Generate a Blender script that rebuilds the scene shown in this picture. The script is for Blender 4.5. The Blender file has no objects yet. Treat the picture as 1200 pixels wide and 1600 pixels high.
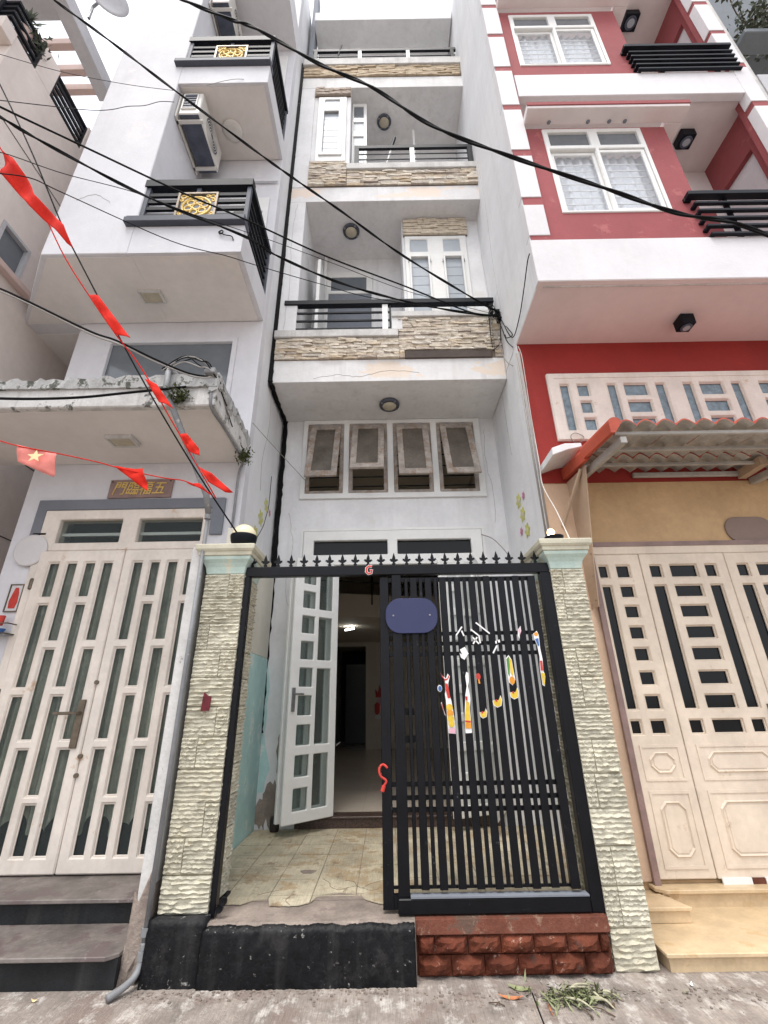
import bpy, math, random
from mathutils import Matrix, Vector
random.seed(7)
rnd = random.Random(11)
S = bpy.context.scene
COL = S.collection
R = math.radians

# ------------------------------------------------------------------ camera
cam_d = bpy.data.cameras.new('camera')
cam = bpy.data.objects.new('camera', cam_d); COL.objects.link(cam)
th, ph = R(23.0), math.atan(0.016)
f = Vector((0, math.cos(th), math.sin(th))); r0 = Vector((1, 0, 0)); u0 = Vector((0, -math.sin(th), math.cos(th)))
rt = math.cos(ph)*r0 - math.sin(ph)*u0
up = math.cos(ph)*u0 + math.sin(ph)*r0
m = Matrix((rt, up, -f)).transposed().to_4x4(); m.translation = Vector((0, 0, 1.5))
cam.matrix_world = m
cam_d.sensor_fit = 'VERTICAL'; cam_d.sensor_height = 36; cam_d.lens = 15.75
cam_d.clip_start = 0.05; cam_d.clip_end = 600
S.camera = cam
S.render.resolution_x, S.render.resolution_y = 768, 1024

# ------------------------------------------------------------------ sky, sun, exposure
W = bpy.data.worlds.new('World'); S.world = W; W.use_nodes = True
wn, wl = W.node_tree.nodes, W.node_tree.links
bg = wn['Background']; bg.inputs['Strength'].default_value = 0.15
sky = wn.new('ShaderNodeTexSky'); sky.sky_type = 'NISHITA'; sky.sun_disc = False
SUN_EL, SUN_AZ = R(70), R(205)
sky.sun_elevation = SUN_EL; sky.sun_rotation = SUN_AZ
sky.air_density = 1.0; sky.dust_density = 4.0; sky.ozone_density = 1.0
hs = wn.new('ShaderNodeHueSaturation'); hs.inputs['Saturation'].default_value = 0.16
wl.new(sky.outputs[0], hs.inputs['Color'])
ov = wn.new('ShaderNodeMix'); ov.data_type = 'RGBA'; ov.inputs[0].default_value = 0.75      # even overcast layer over the clear sky
ov.inputs[7].default_value = (3.6, 3.72, 4.02, 1); wl.new(hs.outputs[0], ov.inputs[6]); wl.new(ov.outputs[2], bg.inputs['Color'])
sd = bpy.data.lights.new('sun', 'SUN'); sd.energy = 1.0; sd.angle = R(30); sd.color = (1.0, 0.95, 0.89)
so = bpy.data.objects.new('sun', sd); COL.objects.link(so)
sdir = Vector((math.sin(SUN_AZ)*math.cos(SUN_EL), math.cos(SUN_AZ)*math.cos(SUN_EL), math.sin(SUN_EL)))
so.rotation_euler = sdir.to_track_quat('Z', 'Y').to_euler(); so.location = (0, -5, 20)
S.view_settings.view_transform = 'Standard'; S.view_settings.look = 'None'
S.view_settings.gamma = 1; S.view_settings.use_curve_mapping = False
S.view_settings.exposure = 1.48

# ------------------------------------------------------------------ materials
def mat(name, col, rough=0.8, var=0.12, vscale=2.0, stain=None, sthr=0.6, sscale=3.0, streak=0.0, bump=0.15, bscale=60.0,
        metal=0.0, spec=0.4, objrand=None, coat=0.0, emit=None, estr=0.0, patch=None, trans=None, streakcol=(0.12, 0.11, 0.10), brush=0.0, stain2=None, s2thr=.6, s2scale=5.0):
    M = bpy.data.materials.new(name); M.use_nodes = True
    nt = M.node_tree; N, L = nt.nodes, nt.links
    b = N['Principled BSDF']
    b.inputs['Roughness'].default_value = rough; b.inputs['Metallic'].default_value = metal
    b.inputs['Specular IOR Level'].default_value = spec; b.inputs['Coat Weight'].default_value = coat
    g = N.new('ShaderNodeNewGeometry')
    def noise(scale, detail=5, stretch=None, rough_=0.6):
        n = N.new('ShaderNodeTexNoise'); n.inputs['Scale'].default_value = scale; n.inputs['Detail'].default_value = detail
        n.inputs['Roughness'].default_value = rough_
        if stretch:
            mp = N.new('ShaderNodeMapping'); mp.inputs['Scale'].default_value = stretch
            L.new(g.outputs['Position'], mp.inputs['Vector']); L.new(mp.outputs[0], n.inputs['Vector'])
        else: L.new(g.outputs['Position'], n.inputs['Vector'])
        return n.outputs['Fac']
    def ramp(fac, a, bb):
        r = N.new('ShaderNodeMapRange'); r.inputs['From Min'].default_value = a; r.inputs['From Max'].default_value = bb
        L.new(fac, r.inputs['Value']); return r.outputs[0]
    def mix(fac, a, bb, mode='MIX'):
        x = N.new('ShaderNodeMix'); x.data_type = 'RGBA'; x.blend_type = mode
        if isinstance(fac, float): x.inputs[0].default_value = fac
        else: L.new(fac, x.inputs[0])
        for i, v in ((6, a), (7, bb)):
            if isinstance(v, tuple): x.inputs[i].default_value = (*v[:3], 1)
            else: L.new(v, x.inputs[i])
        return x.outputs[2]
    c = tuple(col)
    if objrand:
        oi = N.new('ShaderNodeObjectInfo'); cr = N.new('ShaderNodeValToRGB'); e = cr.color_ramp.elements
        cr.color_ramp.interpolation = 'LINEAR'
        e[0].color = (*objrand[0], 1); e[1].color = (*objrand[-1], 1)
        for i, k in enumerate(objrand[1:-1]):
            q = e.new((i+1)/(len(objrand)-1)); q.color = (*k, 1)
        L.new(oi.outputs['Random'], cr.inputs[0]); c = cr.outputs[0]
    if var > 0:
        lo = tuple(max(0, 1-2*var) for _ in range(3))
        c = mix(1.0, c, mix(ramp(noise(vscale), 0.3, 0.7), lo, (1, 1, 1)), 'MULTIPLY')
        c = mix(1.0, c, mix(ramp(noise(vscale*9, 3), 0.3, 0.7), tuple(1-var*0.8 for _ in range(3)), (1, 1, 1)), 'MULTIPLY')
    if streak > 0:
        sfac = ramp(noise(1.0, 4, (7, 7, 0.35)), 0.52, 0.8)
        mm = N.new('ShaderNodeMath'); mm.operation = 'MULTIPLY'; mm.inputs[1].default_value = streak
        L.new(sfac, mm.inputs[0]); c = mix(mm.outputs[0], c, streakcol)
    if stain:
        c = mix(ramp(noise(sscale, 8, None, 0.7), sthr, sthr+0.06), c, stain)
    if stain2: c = mix(ramp(noise(s2scale, 9, (1.3, .8, 1.1), 0.75), s2thr, s2thr+0.11), c, stain2)
    if brush > 0:
        bf = ramp(noise(1.0, 3, (150, 9, 9)), 0.35, 0.65)
        c = mix(1.0, c, mix(bf, tuple(1-brush*.45 for _ in range(3)), (1, 1, 1)), 'MULTIPLY')
    if patch:   # peeled paint in a band of heights: (z0, z1, colour, threshold, scale)
        z0, z1, pc, pt, ps = patch
        sp = N.new('ShaderNodeSeparateXYZ'); L.new(g.outputs['Position'], sp.inputs[0])
        a1 = ramp(sp.outputs[2], z0, z0+0.05); a2 = ramp(sp.outputs[2], z1, z1-0.05)
        n1 = ramp(noise(1.0, 7, (ps, ps, ps*2.2), 0.65), pt, pt+0.015)
        m1 = N.new('ShaderNodeMath'); m1.operation = 'MULTIPLY'; L.new(a1, m1.inputs[0]); L.new(a2, m1.inputs[1])
        m2 = N.new('ShaderNodeMath'); m2.operation = 'MULTIPLY'; L.new(m1.outputs[0], m2.inputs[0]); L.new(n1, m2.inputs[1])
        c = mix(m2.outputs[0], c, pc)
    if isinstance(c, tuple): b.inputs['Base Color'].default_value = (*c[:3], 1)
    else: L.new(c, b.inputs['Base Color'])
    if bump > 0:
        bp = N.new('ShaderNodeBump'); bp.inputs['Strength'].default_value = bump; bp.inputs['Distance'].default_value = 0.01
        L.new(noise(bscale, 6), bp.inputs['Height']); L.new(bp.outputs[0], b.inputs['Normal'])
    if emit:
        b.inputs['Emission Color'].default_value = (*emit, 1); b.inputs['Emission Strength'].default_value = estr
    if trans is not None:
        out = N['Material Output']; ts = N.new('ShaderNodeBsdfTransparent'); ts.inputs[0].default_value = (*trans[1], 1)
        mx = N.new('ShaderNodeMixShader'); mx.inputs[0].default_value = trans[0]
        L.new(b.outputs[0], mx.inputs[1]); L.new(ts.outputs[0], mx.inputs[2]); L.new(mx.outputs[0], out.inputs['Surface'])
    return M
M = {}
M['white'] = mat('white_plaster', (.78, .78, .785), var=.08, streak=.35, stain=(.66, .65, .63), sthr=.60, sscale=3, bump=.25, bscale=45, streakcol=(.45, .44, .43))
M['white_side'] = mat('white_party_wall', (.76, .765, .78), var=.08, vscale=.7, streak=.45, bump=.3, bscale=30, streakcol=(.5, .5, .5), stain=(.68, .68, .68), sthr=.58, sscale=2)
M['lwhite'] = mat('cool_white_plaster', (.68, .68, .71), var=.08, vscale=.8, streak=.35, bump=.25, bscale=35, streakcol=(.5, .49, .5), stain=(.66, .65, .66), sthr=.60, sscale=2.2)
M['wpaint'] = mat('white_gloss_paint', (.76, .76, .74), rough=.45, var=.05, vscale=5, bump=.05)
M['oldwhite'] = mat('worn_white_fascia', (.77, .765, .76), var=.08, streak=.45, bump=.35, bscale=30, patch=(5.42, 5.74, (.72, .63, .54), .545, 1.1), streakcol=(.42, .39, .36))
M['oldwhite_upper'] = mat('worn_white_fascia_upper', (.76, .755, .76), var=.08, streak=.35, bump=.35, bscale=30, patch=(9.1, 9.4, (.72, .62, .54), .49, .8), streakcol=(.42, .39, .36))
M['cap'] = mat('weathered_cap', (.66, .65, .63), var=.14, vscale=4, stain=(.16, .15, .14), sthr=.64, sscale=7, streak=.4, bump=.4)
M['cream_frame'] = mat('cream_paint', (.79, .72, .645), rough=.5, var=.10, vscale=3, stain=(.55, .40, .28), sthr=.615, sscale=4, bump=.06, streak=.4, streakcol=(.54, .41, .30))
M['pink_frame'] = mat('pinkish_cream_paint', (.77, .655, .53), rough=.5, var=.10, vscale=3, bump=.08, stain=(.52, .40, .30), sthr=.62, sscale=5, streak=.35, streakcol=(.48, .37, .28))
M['tan'] = mat('tan_plaster', (.64, .43, .235), var=.12, vscale=2, bump=.8, bscale=25, streak=.2, streakcol=(.4, .25, .13))
M['tanlight'] = mat('light_tan_plaster', (.66, .47, .33), var=.08, bump=.3)
M['sheet'] = mat('tan_metal_sheet', (.48, .35, .25), rough=.55, var=.1, bump=.1)
M['red'] = mat('hazed_red_paint', (.33, .078, .084), var=.10, vscale=1.2, bump=.25, bscale=40, streak=.3, streakcol=(.25, .08, .08), stain=(.37, .11, .11), sthr=.60, sscale=3)  # red of the upper storeys, haze washed into the colour
M['redlow'] = mat('red_lower_wall', (.32, .028, .022), var=.10, vscale=1.2, bump=.25, bscale=40, streak=.2, streakcol=(.20, .03, .03))
M['redwhite'] = mat('white_band_paint', (.70, .685, .70), var=.05, streak=.2, bump=.25, bscale=40, streakcol=(.5, .45, .45))
M['soffit'] = mat('soffit_paint', (.76, .70, .69), var=.06, vscale=1, bump=.2)
M['lsoffit'] = mat('dull_soffit_paint', (.74, .70, .67), var=.07, vscale=1.2, bump=.2, stain=(.62, .56, .5), sthr=.64)
M['canopy'] = mat('mouldy_canopy_plaster', (.70, .69, .67), var=.14, vscale=5, stain=(.10, .10, .09), sthr=.55, sscale=5, streak=.8, bump=.6, bscale=25, streakcol=(.14, .14, .13))
M['canopytop'] = mat('mouldy_canopy_lip', (.52, .52, .51), var=.2, vscale=9, stain=(.09, .095, .08), sthr=.545, sscale=9, bump=.8, bscale=25)
M['black'] = mat('black_gate_paint', (.0045, .005, .008), rough=.36, var=.3, vscale=6, bump=.12, stain=(.10, .10, .11), sthr=.66, sscale=22, spec=.22)
M['navy'] = mat('dark_rail_paint', (.006, .008, .014), rough=.5, var=.2, bump=.05, spec=.18)
M['sill'] = mat('slate_sill', (.075, .083, .11), rough=.6, var=.15, bump=.1)
M['greytrim'] = mat('grey_trim_paint', (.19, .205, .235), var=.08, bump=.2)
M['splitstone'] = mat('cream_split_tile', (.62, .60, .50), var=.14, vscale=9, bump=.8, bscale=60, stain=(.42, .38, .28), sthr=.58, sscale=12, objrand=[(.57, .53, .41), (.67, .635, .51), (.61, .575, .45), (.53, .50, .40)], stain2=(.30, .28, .22), s2thr=.60, s2scale=5)
M['ledge'] = mat('ledger_stone', (.5, .4, .3), var=.18, vscale=16, bump=1.0, bscale=60, objrand=[(.80, .70, .54), (.70, .63, .54), (.86, .79, .67), (.62, .49, .34), (.80, .71, .58), (.50, .41, .34), (.86, .80, .70)])
M['grout'] = mat('dark_mortar', (.20, .155, .115), var=.15)
M['grout_cream'] = mat('cream_mortar', (.26, .23, .15), var=.15)
M['blackbase'] = mat('black_bitumen', (.0055, .006, .008), rough=.5, var=.3, vscale=5, bump=.8, bscale=22, stain=(.26, .25, .23), sthr=.625, sscale=24, spec=.22, streak=.3, streakcol=(.10, .095, .09), stain2=(.022, .021, .021), s2thr=.54, s2scale=3.5)
M['tar'] = mat('black_tar', (.006, .006, .007), rough=.7, var=.3, bump=1, bscale=30, stain=(.20, .19, .18), sthr=.66, sscale=14, spec=.15)
M['cement'] = mat('rough_cement', (.36, .295, .25), var=.25, vscale=5, bump=.9, bscale=35, stain=(.20, .16, .14), sthr=.56, sscale=7)
M['street'] = mat('street_concrete', (.47, .405, .355), var=.25, vscale=4, bump=1.0, bscale=70, stain=(.27, .215, .185), sthr=.52, sscale=2.6, brush=.6, stain2=(.60, .555, .51), s2thr=.52, s2scale=6)
M['ptile'] = mat('porch_tile', (.56, .47, .32), rough=.5, var=.2, vscale=4, bump=.45, bscale=90, objrand=[(.64, .56, .40), (.72, .64, .47), (.62, .54, .39)], stain=(.42, .32, .20), sthr=.53, sscale=5, brush=.5, stain2=(.24, .17, .11), s2thr=.56, s2scale=7)
M['itile'] = mat('glazed_floor_tile', (.60, .52, .43), rough=.12, var=.05, vscale=2, bump=0)
M['granite'] = mat('brown_granite', (.12, .075, .06), rough=.3, var=.4, vscale=60, bump=.05)
M['stepslab'] = mat('grey_step_slab', (.26, .225, .205), rough=.5, var=.3, vscale=3.5, bump=.2, stain=(.13, .10, .095), sthr=.52, sscale=3, stain2=(.36, .32, .30), s2thr=.6, s2scale=5)
M['riser'] = mat('dark_riser', (.022, .024, .026), rough=.6, var=.3, vscale=4, bump=.3, streak=.5, streakcol=(.10, .09, .085), spec=.25)
M['marble'] = mat('yellow_marble', (.70, .53, .33), rough=.35, var=.14, vscale=5, bump=.05, stain=(.50, .35, .19), sthr=.57, sscale=6)
M['redstone'] = mat('red_split_face', (.20, .042, .025), rough=.85, spec=.15, var=.28, vscale=8, bump=1.0, bscale=40, objrand=[(.165, .050, .028), (.22, .066, .037), (.14, .044, .026), (.19, .052, .030)], stain=(.36, .23, .18), sthr=.61, sscale=14, stain2=(.05, .032, .026), s2thr=.58, s2scale=7)
M['redkerb'] = mat('red_painted_cement', (.19, .066, .042), rough=.8, spec=.2, var=.25, vscale=5, bump=.6, stain=(.10, .06, .045), sthr=.54, sscale=5, stain2=(.27, .18, .13), s2thr=.57, s2scale=9)
M['mint'] = mat('pale_mint_cap', (.50, .62, .56), var=.10, vscale=6, bump=.3, stain=(.60, .56, .42), sthr=.57, sscale=6)
M['captop'] = mat('cream_cap_edge', (.62, .59, .46), var=.12, vscale=6, bump=.3, stain=(.48, .60, .56), sthr=.6, sscale=8)
M['teal'] = mat('teal_dado', (.52, .77, .75), var=.10, vscale=2, bump=.3, stain=(.64, .74, .71), sthr=.55, sscale=4, stain2=(.42, .46, .44), s2thr=.66, s2scale=8)
M['creamwall'] = mat('cream_plaster', (.72, .69, .60), var=.06, bump=.3)
M['flcream'] = mat('pale_pink_plaster', (.74, .66, .61), var=.08, vscale=1.2, bump=.3, stain=(.58, .48, .42), sthr=.66, sscale=2, streak=.3, streakcol=(.48, .40, .36))
M['flgrey'] = mat('grey_concrete', (.52, .52, .54), var=.1, bump=.3)
M['flpink'] = mat('pink_beam', (.58, .44, .40), var=.1, bump=.2)
M['glassdark'] = mat('dark_glass', (.006, .007, .008), rough=.08, var=0, bump=0, spec=.22)
M['glassgrey'] = mat('grey_glass', (.16, .18, .20), rough=.10, var=.1, vscale=1.5, bump=0, spec=.6)
M['glassfrost'] = mat('frosted_louvre_glass', (.40, .44, .48), rough=.35, var=.08, bump=.05, spec=.3)
M['glassbrown'] = mat('dusty_brown_glass', (.175, .15, .125), rough=.45, var=.25, vscale=4, bump=.15, bscale=20, spec=.25)
M['glassclear'] = mat('clear_glass', (.10, .12, .12), rough=.05, var=0, bump=0, spec=.4, trans=(.84, (.93, .96, .95)))
M['glasslight'] = mat('pale_door_glass', (.66, .68, .67), rough=.2, var=.1, vscale=3, bump=0, spec=.4)
M['glassthin'] = mat('thin_clear_glass', (.5, .52, .55), rough=.04, var=0, bump=0, spec=.5, trans=(.88, (.98, .99, 1)))
M['patglass'] = mat('patterned_glass', (.27, .36, .42), rough=.3, var=.25, vscale=14, bump=.8, bscale=38)
M['curtain'] = mat('grey_green_curtain', (.62, .61, .50), rough=.9, var=.25, vscale=3, bump=.1, streak=.5, streakcol=(.22, .25, .16))
M['whitecurtain'] = mat('white_lace_curtain', (.86, .86, .88), rough=.9, var=.06, vscale=6, bump=.2, bscale=30)
M['dusty'] = mat('dusty_wood_sash', (.50, .44, .39), rough=.8, var=.25, vscale=8, bump=.4, stain=(.27, .20, .15), sthr=.53, sscale=9)
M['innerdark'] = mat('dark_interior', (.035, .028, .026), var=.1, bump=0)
M['inwall'] = mat('interior_wall', (.66, .61, .53), var=.05, bump=.05)
M['darkwood'] = mat('dark_cupboard', (.03, .03, .032), rough=.3, var=.2, bump=0)
M['wire'] = mat('black_cable', (.005, .005, .006), rough=.6, var=.1, bump=0, spec=.12)
M['greywire'] = mat('grey_cable', (.30, .28, .26), rough=.5, var=.1, bump=0)
M['wirewhite'] = mat('white_cable', (.66, .62, .58), rough=.5, var=.1, bump=0)
M['pvc'] = mat('grey_pvc', (.27, .275, .285), rough=.55, var=.2, bump=.05, stain=(.40, .38, .35), sthr=.6, sscale=12)
M['flag'] = mat('red_flag_cloth', (.70, .032, .02), rough=.85, var=.15, vscale=6, bump=.5, bscale=40, spec=.1)
M['flagsunlit'] = mat('sunlit_red_flag_cloth', (.78, .25, .21), rough=.8, var=.10, vscale=8, bump=.2)  # paler copy of the flag red, sunlight through the cloth put into the colour
M['star'] = mat('yellow_print', (.82, .66, .36), rough=.7, var=.05, bump=0)
M['gold'] = mat('gold_paint', (.80, .56, .17), rough=.4, var=.15, vscale=10, bump=.1, metal=.3)
M['bronze'] = mat('bronze_plaque', (.30, .20, .18), rough=.45, var=.15, vscale=8, bump=.1)
M['brass'] = mat('aged_brass', (.20, .16, .12), rough=.4, var=.2, vscale=20, bump=.1, metal=.7)
M['steel'] = mat('dull_steel', (.35, .35, .36), rough=.4, var=.2, vscale=10, bump=.1, metal=.8)
M['acwhite'] = mat('beige_appliance_paint', (.70, .68, .64), rough=.5, var=.06, bump=.03)
M['acdark'] = mat('dark_pan', (.10, .115, .16), rough=.5, var=.25, vscale=6, bump=.1)
M['lampglass'] = mat('lamp_lens', (.52, .47, .36), rough=.25, var=.12, vscale=12, bump=.15, bscale=60)
M['globe'] = mat('cream_globe', (.82, .72, .50), rough=.25, var=.03, bump=0)
M['bulb'] = mat('glowing_bulb', (.9, .8, .6), rough=.3, var=0, bump=0, emit=(1, .62, .25), estr=6)
M['tubelit'] = mat('lit_tube', (.9, .9, .9), rough=.3, var=0, bump=0, emit=(1, .97, .9), estr=12)
M['tile_red'] = mat('red_roof_tile', (.50, .085, .045), rough=.6, var=.15, vscale=5, bump=.2)
M['tile_grey'] = mat('tile_underside', (.56, .53, .49), rough=.7, var=.22, vscale=4, bump=.3, stain=(.36, .32, .28), sthr=.58, sscale=6)
M['metalwhite'] = mat('white_steel_purlin', (.48, .46, .43), rough=.5, var=.2, bump=.1)
M['paper_red'] = mat('red_paper', (.60, .05, .035), rough=.6, var=.15, vscale=30, bump=.05)
M['maroon'] = mat('dark_red_paper', (.16, .010, .018), rough=.6, var=.3, vscale=30, bump=.05)
M['paper_yel'] = mat('yellow_paper', (.80, .55, .05), rough=.6, var=.15, vscale=30, bump=.05)
M['paper_ora'] = mat('orange_paper', (.80, .33, .03), rough=.6, var=.15, vscale=30, bump=.05)
M['paper_white'] = mat('white_paper', (.80, .79, .78), rough=.6, var=.05, bump=.05)
M['paper_pink'] = mat('pink_paper', (.75, .42, .50), rough=.6, var=.1, bump=.05)
M['paper_green'] = mat('green_paper', (.10, .26, .06), rough=.6, var=.15, bump=.05)
M['paper_blue'] = mat('blue_paper', (.06, .16, .42), rough=.6, var=.15, bump=.05)
M['flower_yel'] = mat('yellow_wall_sticker', (.66, .66, .20), rough=.7, var=.18, vscale=30, bump=.05)
M['flower_pink'] = mat('pink_wall_sticker', (.62, .22, .38), rough=.7, var=.15, vscale=30, bump=.05)
M['blueplate'] = mat('blue_enamel', (.026, .031, .095), rough=.35, var=.08, bump=.02)
M['paleplate'] = mat('pale_grey_plaque', (.62, .60, .60), rough=.5, var=.05, bump=.02)
M['brownplate'] = mat('brown_plaque', (.27, .20, .17), rough=.6, var=.08, bump=.02, spec=.2)
M['leaf'] = mat('green_leaf', (.11, .135, .085), rough=.6, var=.35, vscale=12, bump=0)
M['leafpale'] = mat('pale_leaf', (.35, .38, .20), rough=.6, var=.2, vscale=20, bump=0)
M['wilt'] = mat('wilted_stalk', (.55, .52, .36), rough=.7, var=.2, vscale=25, bump=.1)
M['moss'] = mat('moss', (.10, .12, .04), rough=.95, var=.4, vscale=30, bump=.4)
M['peel'] = mat('orange_peel', (.62, .24, .11), rough=.6, var=.2, vscale=25, bump=.2)
M['twig'] = mat('brown_twig', (.14, .09, .06), rough=.8, var=.2, bump=.1)
M['bract'] = mat('pink_bract', (.55, .34, .38), rough=.7, var=.2, vscale=30, bump=0)
M['darkroof'] = mat('dark_grey_soffit', (.17, .19, .21), rough=.7, var=.1, bump=.1)
M['slot'] = mat('brown_slot', (.10, .075, .065), rough=.8, var=.2, bump=.3)

# ------------------------------------------------------------------ mesh helpers
class MB:
    def __init__(s): s.v, s.f, s.mi, s.d = [], [], [], {}
    def add(s, vs, fs, mi=0):
        n = len(s.v); s.v += [tuple(p) for p in vs]; s.f += [tuple(i+n for i in q) for q in fs]; s.mi += [mi]*len(fs); return s
    def box(s, x0, x1, y0, y1, z0, z1, mi=0):
        v = [(x, y, z) for x in (x0, x1) for y in (y0, y1) for z in (z0, z1)]
        return s.add(v, [(0, 1, 3, 2), (4, 6, 7, 5), (0, 4, 5, 1), (2, 3, 7, 6), (0, 2, 6, 4), (1, 5, 7, 3)], mi)
    def prism(s, pts, a, b, axis='y', mi=0):
        n = len(pts)
        def P(p, t): return {'y': (p[0], t, p[1]), 'x': (t, p[0], p[1]), 'z': (p[0], p[1], t)}[axis]
        v = [P(p, a) for p in pts] + [P(p, b) for p in pts]
        fs = [tuple(range(n))[::-1], tuple(range(n, 2*n))] + [(i, (i+1) % n, n+(i+1) % n, n+i) for i in range(n)]
        return s.add(v, fs, mi)
    def tube(s, pts, r, n=6, cap=True):
        pts = [Vector(p) for p in pts]; base = len(s.v); vs = []; k = len(pts)
        ref = Vector((0.13, 0.31, 0.94))
        for i, p in enumerate(pts):
            t = (pts[min(i+1, k-1)] - pts[max(i-1, 0)]).normalized()
            if abs(t.dot(ref)) > .95: ref = Vector((.9, .2, .1))
            a = t.cross(ref).normalized(); b = t.cross(a)
            rr = r[i] if isinstance(r, (list, tuple)) else r
            for j in range(n):
                q = 2*math.pi*j/n; vs.append(p + a*math.cos(q)*rr + b*math.sin(q)*rr)
        fs = [(i*n+j, i*n+(j+1) % n, (i+1)*n+(j+1) % n, (i+1)*n+j) for i in range(k-1) for j in range(n)]
        if cap: fs += [tuple(range(n))[::-1], tuple(range((k-1)*n, k*n))]
        return s.add(vs, fs)
    def lathe(s, prof, c, n=20, axis='z', mi=0):
        vs = []
        for r, h in prof:
            for j in range(n):
                q = 2*math.pi*j/n; x, y = r*math.cos(q), r*math.sin(q)
                vs.append({'z': (c[0]+x, c[1]+y, c[2]+h), 'y': (c[0]+x, c[1]+h, c[2]+y), 'x': (c[0]+h, c[1]+x, c[2]+y)}[axis])
        k = len(prof)
        fs = [(i*n+j, i*n+(j+1) % n, (i+1)*n+(j+1) % n, (i+1)*n+j) for i in range(k-1) for j in range(n)]
        fs += [tuple(range(n))[::-1], tuple(range((k-1)*n, k*n))]
        return s.add(vs, fs, mi)
    def plate(s, x0, x1, z0, z1, y0, y1, holes=(), axis='y'):
        """slab in the XZ plane (axis y) or YZ plane (axis x) with rectangular holes (a0,a1,z0,z1), watertight"""
        xs = sorted({x0, x1, *[h[0] for h in holes], *[h[1] for h in holes]}); zs = sorted({z0, z1, *[h[2] for h in holes], *[h[3] for h in holes]})
        xs = [x for x in xs if x0 <= x <= x1]; zs = [z for z in zs if z0 <= z <= z1]
        nx, nz = len(xs)-1, len(zs)-1
        def solid(i, j):
            if i < 0 or j < 0 or i >= nx or j >= nz: return False
            cx, cz = (xs[i]+xs[i+1])/2, (zs[j]+zs[j+1])/2
            return not any(h[0] < cx < h[1] and h[2] < cz < h[3] for h in holes)
        idx = {}; vs = []; fs = []
        def V(i, j, k):
            q = (i, j, k)
            if q not in idx:
                idx[q] = len(vs); y = y1 if k else y0
                vs.append((xs[i], y, zs[j]) if axis == 'y' else (y, xs[i], zs[j]))
            return idx[q]
        for i in range(nx):
            for j in range(nz):
                if not solid(i, j): continue
                fs.append((V(i, j, 0), V(i+1, j, 0), V(i+1, j+1, 0), V(i, j+1, 0)))
                fs.append((V(i, j, 1), V(i, j+1, 1), V(i+1, j+1, 1), V(i+1, j, 1)))
                if not solid(i-1, j): fs.append((V(i, j, 0), V(i, j+1, 0), V(i, j+1, 1), V(i, j, 1)))
                if not solid(i+1, j): fs.append((V(i+1, j, 0), V(i+1, j, 1), V(i+1, j+1, 1), V(i+1, j+1, 0)))
                if not solid(i, j-1): fs.append((V(i, j, 0), V(i, j, 1), V(i+1, j, 1), V(i+1, j, 0)))
                if not solid(i, j+1): fs.append((V(i, j+1, 0), V(i+1, j+1, 0), V(i+1, j+1, 1), V(i, j+1, 1)))
        return s.add(vs, fs)
    def mesh(s, name, smooth=False, mats=()):
        me = bpy.data.meshes.new(name); me.from_pydata(s.v, [], s.f); me.update()
        import bmesh
        bm = bmesh.new(); bm.from_mesh(me); bmesh.ops.recalc_face_normals(bm, faces=bm.faces)
        for fc, i in zip(bm.faces, s.mi): fc.material_index = i
        if smooth:
            for fc in bm.faces: fc.smooth = True
        bm.to_mesh(me); bm.free()
        for q in mats: me.materials.append(q)
        return me
ORG = {}
def reg(o, parent, loc=None):
    if parent is not None:
        o.parent = parent; ORG[o.name] = ORG[parent.name]
    return o
def thing(name, label, cat, loc=(0, 0, 0), group=None):
    o = bpy.data.objects.new(name, None); COL.objects.link(o); o.location = loc; o.empty_display_size = .1
    o['label'] = label; o['category'] = cat
    if group: o['group'] = group
    ORG[o.name] = Vector(loc); return o
def bev(o, w, seg=1):
    b = o.modifiers.new('bevel', 'BEVEL'); b.width = w; b.segments = seg; b.limit_method = 'ANGLE'; b.angle_limit = R(40); b.harden_normals = False
def obj(name, mb, mt, parent=None, bevel=0, smooth=False, label=None, cat=None, group=None, kind=None):
    mats = mt if isinstance(mt, (list, tuple)) else [mt]
    if parent is not None:
        off = ORG[parent.name]
    elif cat:
        xs = [p[0] for p in mb.v]; ys = [p[1] for p in mb.v]; zs = [p[2] for p in mb.v]
        off = Vector(((min(xs)+max(xs))/2, (min(ys)+max(ys))/2, min(zs)))
    else: off = Vector((0, 0, 0))
    mb.v = [(p[0]-off[0], p[1]-off[1], p[2]-off[2]) for p in mb.v]
    me = mb.mesh(name, smooth, mats)
    o = bpy.data.objects.new(name, me); COL.objects.link(o)
    if parent is not None: o.parent = parent; ORG[o.name] = off
    else: o.location = off; ORG[o.name] = off
    if bevel: bev(o, bevel)
    if label: o['label'] = label
    if cat: o['category'] = cat
    if group: o['group'] = group
    if kind: o['kind'] = kind
    return o
def inst(name, me, loc, parent, scale=(1, 1, 1), rot=(0, 0, 0)):
    o = bpy.data.objects.new(name, me); COL.objects.link(o); o.parent = parent
    o.location = Vector(loc) - ORG[parent.name]; o.scale = scale; o.rotation_euler = rot
    return o
def B(*a): return MB().box(*a)
def spline(pts, n=6):
    P = [Vector(p) for p in pts]; out = []
    for i in range(len(P)-1):
        a, b, c, d = P[max(i-1, 0)], P[i], P[i+1], P[min(i+2, len(P)-1)]
        for k in range(n):
            t = k/n
            out.append(.5*((2*b)+(c-a)*t+(2*a-5*b+4*c-d)*t*t+(3*b-a-3*c+d)*t**3))
    out.append(P[-1]); return out
def rbox(x0, x1, z0, z1, c):   # rectangle with cut corners
    return [(x0+c, z0), (x1-c, z0), (x1, z0+c), (x1, z1-c), (x1-c, z1), (x0+c, z1), (x0, z1-c), (x0, z0+c)]

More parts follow.
